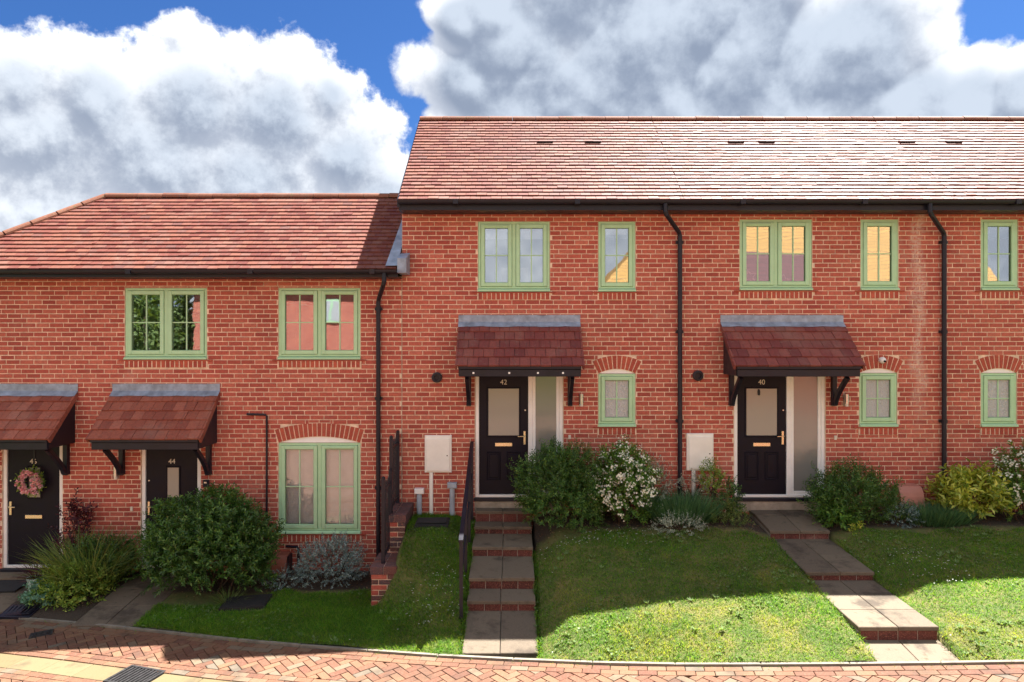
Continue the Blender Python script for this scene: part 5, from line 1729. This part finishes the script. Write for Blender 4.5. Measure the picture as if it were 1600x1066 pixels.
def rosettes(n, sel, L, Wd, per, mat, name, label, seed):
    r_ = np.random.default_rng(seed)
    x, y = lawn_points(60000); k = sel(x, y); x, y = x[k][:n], y[k][:n]; n = len(x)
    c = np.repeat(np.stack([x, y, ground_z(x, y)+.012], -1), per, 0)
    a = r_.uniform(0, 2*math.pi, n*per)
    A = unit(np.stack([np.cos(a), np.sin(a), r_.uniform(.15, .7, n*per)], -1))
    Sd = unit(np.cross(A, np.array([0, 0, 1.0])))
    s_ = np.repeat(r_.uniform(.5, 1.3, n), per)
    V, F = leaves(c, A, Sd, L*s_, Wd*s_, .15, .25)
    tag(np_obj(name, V, F, mat), label, 'plants', kind='stuff')
def patch(x, y): return np.sin(x*1.9+.5)*np.sin(y*3.3+x*.8) > .25
rosettes(170, patch, .052, .02, 8, M['weed'], 'lawn_weeds', 'small leafy weeds scattered through the lawn', 51)
rosettes(1500, lambda x, y: np.sin(x*2.9+2)*np.sin(y*2.1-x) > .1, .022, .018, 6, M['weed'], 'clover', 'clover patches scattered in the sunny lawn', 52)
r_ = np.random.default_rng(77)
def daisies():
    x, y = lawn_points(40000)
    k = ((np.abs(x+1.05) < .4) & (y < -1.6) & (y > -2.6)) | ((np.abs(x-5.3) < .5) & (np.abs(y+2.2) < .45)) | ((np.abs(x-1.3) < .9) & (y > -1.45)) | (np.abs(np.sin(x*37)*np.sin(y*41)) > .992)
    x, y = x[k], y[k]; sel = r_.permutation(len(x))[:240]; x, y = x[sel], y[sel]; n = len(x)
    c = np.stack([x, y, ground_z(x, y)+r_.uniform(.03, .06, n)], -1)
    VV = []; FF = []; off = 0
    for p in range(5):
        an = p*2*math.pi/5+r_.uniform(0, .5, n)
        A = unit(np.stack([np.cos(an), np.sin(an), np.full(n, .25)], -1)); Sd = unit(np.cross(A, np.array([0, 0, 1.0])))
        v, f = leaves(c, A, Sd, np.full(n, .010), np.full(n, .008), .05, .05); VV.append(v); FF.append(f+off); off += len(v)
    tag(np_obj('daisies', np.concatenate(VV), np.concatenate(FF), M['petal']), 'tiny white daisies and fallen petals on the lawns', 'flowers', kind='stuff')
daisies()
# leaf litter on the beds
n = 5200
x = np.concatenate([rng.uniform(.35, 3.8, n//2), rng.uniform(-6.9, -2.1, n//4), rng.uniform(4.8, 9, n-n//2-n//4)])
y = -rng.uniform(.02, 1.25, n)
k = ~((x > -6.05) & (x < -5.03)); x, y = x[k], y[k]; n = len(x)
A = unit(rng.normal(0, 1, (n, 3))*np.array([1, 1, .25]))
V, F = leaves(np.stack([x, y, ground_z(x, y)+.012], -1), A, unit(np.cross(A, rng.normal(0, .2, (n, 3))+np.array([0, 0, 1.0]))), rng.uniform(.012, .04, n), rng.uniform(.006, .018, n))
tag(np_obj('leaf_litter', V, F, M['mulch']), 'dry leaf litter on the soil of the beds', 'litter', kind='stuff')
# bits of grass in the joints at the road edge
n = 9000
x = rng.uniform(-8.9, 8, n); y = edge_y(x)-(rng.exponential(.028, n)-.02)*1.0
P = np.stack([x, y, road_z(x)-.004], -1)
k = rng.random(n) < .35+.3*np.sin(x*3)
P = P[k]; n = len(P)
D = unit(np.stack([rng.normal(0, .8, n), rng.normal(-.3, .6, n), np.full(n, .6)], -1))
V, F = strands(P, D, rng.uniform(.015, .05, n), np.full(n, .006), rng.uniform(.2, .9, n), 2)
tag(np_obj('edge_grass', V, F, M['grass']), 'grass tufts creeping over the pale kerb edging', 'grass', kind='stuff')

# ------------------------------------------------------------------ across the street (mirrored in the window panes)
GRO = 'houses across the street'
def far_house(x0, x1, y0, y1, eave, ridge, hip_l, label, wins):
    e = empty('opposite_house', ((x0+x1)/2, y0, -1.5), label, 'house', GRO)
    MB().box(x0, x1, y1, y0, -2.0, eave).build('wall', M['far_brick'], e)
    ym = (y0+y1)/2; run = (y0-y1)/2+.35; ov = .35
    xa = x0-ov; xb = x1+ov; xh = xa+run if hip_l else xa
    r = MB(); A = (xa, y0+ov, eave); Bp = (xb, y0+ov, eave); C = (xb, ym, ridge); D = (xh, ym, ridge); E = (xb, y1-ov, eave); F = (xa, y1-ov, eave)
    r.quad(Bp, A, D, C); r.quad(F, E, C, D); r.poly([A, F, D]); r.poly([E, Bp, C]); r.quad(A, Bp, E, F)
    r.build('roof', M['far_roof'], e)
    MB().box(xa, xb, y0+ov, y0+ov+.06, eave-.13, eave+.03).build('gutter', M['black'], e)
    for (cx, cz, w, h_) in wins:
        wn = MB().box(cx-w/2, cx+w/2, y0+.01, y0+.06, cz-h_/2, cz+h_/2).build('window', M['green'], e)
        for k in (-1, 1): MB().box(cx+k*w/4-w*.18, cx+k*w/4+w*.18, y0+.061, y0+.065, cz-h_/2+.1, cz+h_/2-.1).build('pane', M['frost'], wn)
far_house(-16.4, -3.2, -24, -31, 5.7, 9.4, False, 'brick house across the street, mirrored in the upper windows of 44', [(-9.3, 4.1, .9, 1.2), (-13.5, 4.1, 1.3, 1.2), (-9.3, 1.2, 1.3, 1.3), (-6, 4.1, 1.2, 1.2)])
far_house(4.6, 25, -24, -32, 4.9, 9.6, True, 'tiled house across the street, mirrored in the upper windows of 40', [(9, 3.4, 1.2, 1.2), (14, 3.4, 1.2, 1.2), (19, 3.4, 1.2, 1.2), (12, .8, 1.2, 1.2)])
wing = [o for o in bpy.data.objects if o.get('label', '').startswith('tiled house across')][0]
MB().box(9.8, 15.8, -24.0, -20.6, -2.0, 4.2).build('wing_wall', M['far_brick'], wing)
m = MB(); m.quad((15.95, -20.3, 4.2), (9.65, -20.3, 4.2), (9.65, -23.2, 7.0), (15.95, -23.2, 7.0)); m.quad((9.65, -26, 7.0), (15.95, -26, 7.0), (15.95, -23.2, 7.0), (9.65, -23.2, 7.0))
m.build('wing_roof', M['far_roof_red'], wing)
def far_tree(x, y, h_, r, seed, label):
    e = empty('tree', (x, y, -2), label, 'tree', 'trees across the street')
    MB().tube([(x, y, -2), (x+.1, y, h_*.35), (x, y, h_*.7)], [.22, .16, .05], 8).build('trunk', M['bark'], e)
    rr = np.random.default_rng(seed); n = 4200
    d = unit(rr.normal(0, 1, (n, 3))); P = np.array([x, y, h_*.58])+d*np.array([r, r, h_*.45])*(lump(d, seed)*rr.uniform(.55, 1, n)**.5)[:, None]
    A = unit(d+rr.normal(0, .7, (n, 3)))
    V, F = leaves(P, A, unit(np.cross(A, rr.normal(0, 1, (n, 3)))), rr.uniform(.2, .4, n), rr.uniform(.12, .22, n))
    np_obj('crown', V, F, M['tree'], e)
far_tree(-19.5, -25, 6.0, 2.6, 61, 'tree left of the house across the street, mirrored in 44')
far_tree(-23.5, -27, 7.0, 3.0, 62, 'farther tree across the street, mirrored at the pane edge')
far_tree(.8, -34, 5.0, 2.2, 63, 'tree between the two houses across the street')

# wooded rise beyond the street
hx_ = np.linspace(-160, 160, 60); hy_ = np.linspace(-160, -50, 24)
tag(grid_obj('hill', hx_, hy_, lambda X, Y: -2.3 + 13*np.clip((-Y-50)/70, 0, 1)*(1+.25*np.sin(X*.05+1)) , plain('hill_green', (.07, .10, .025), .95, .5, .35, .2, 0, .8, .6)), kind='structure')
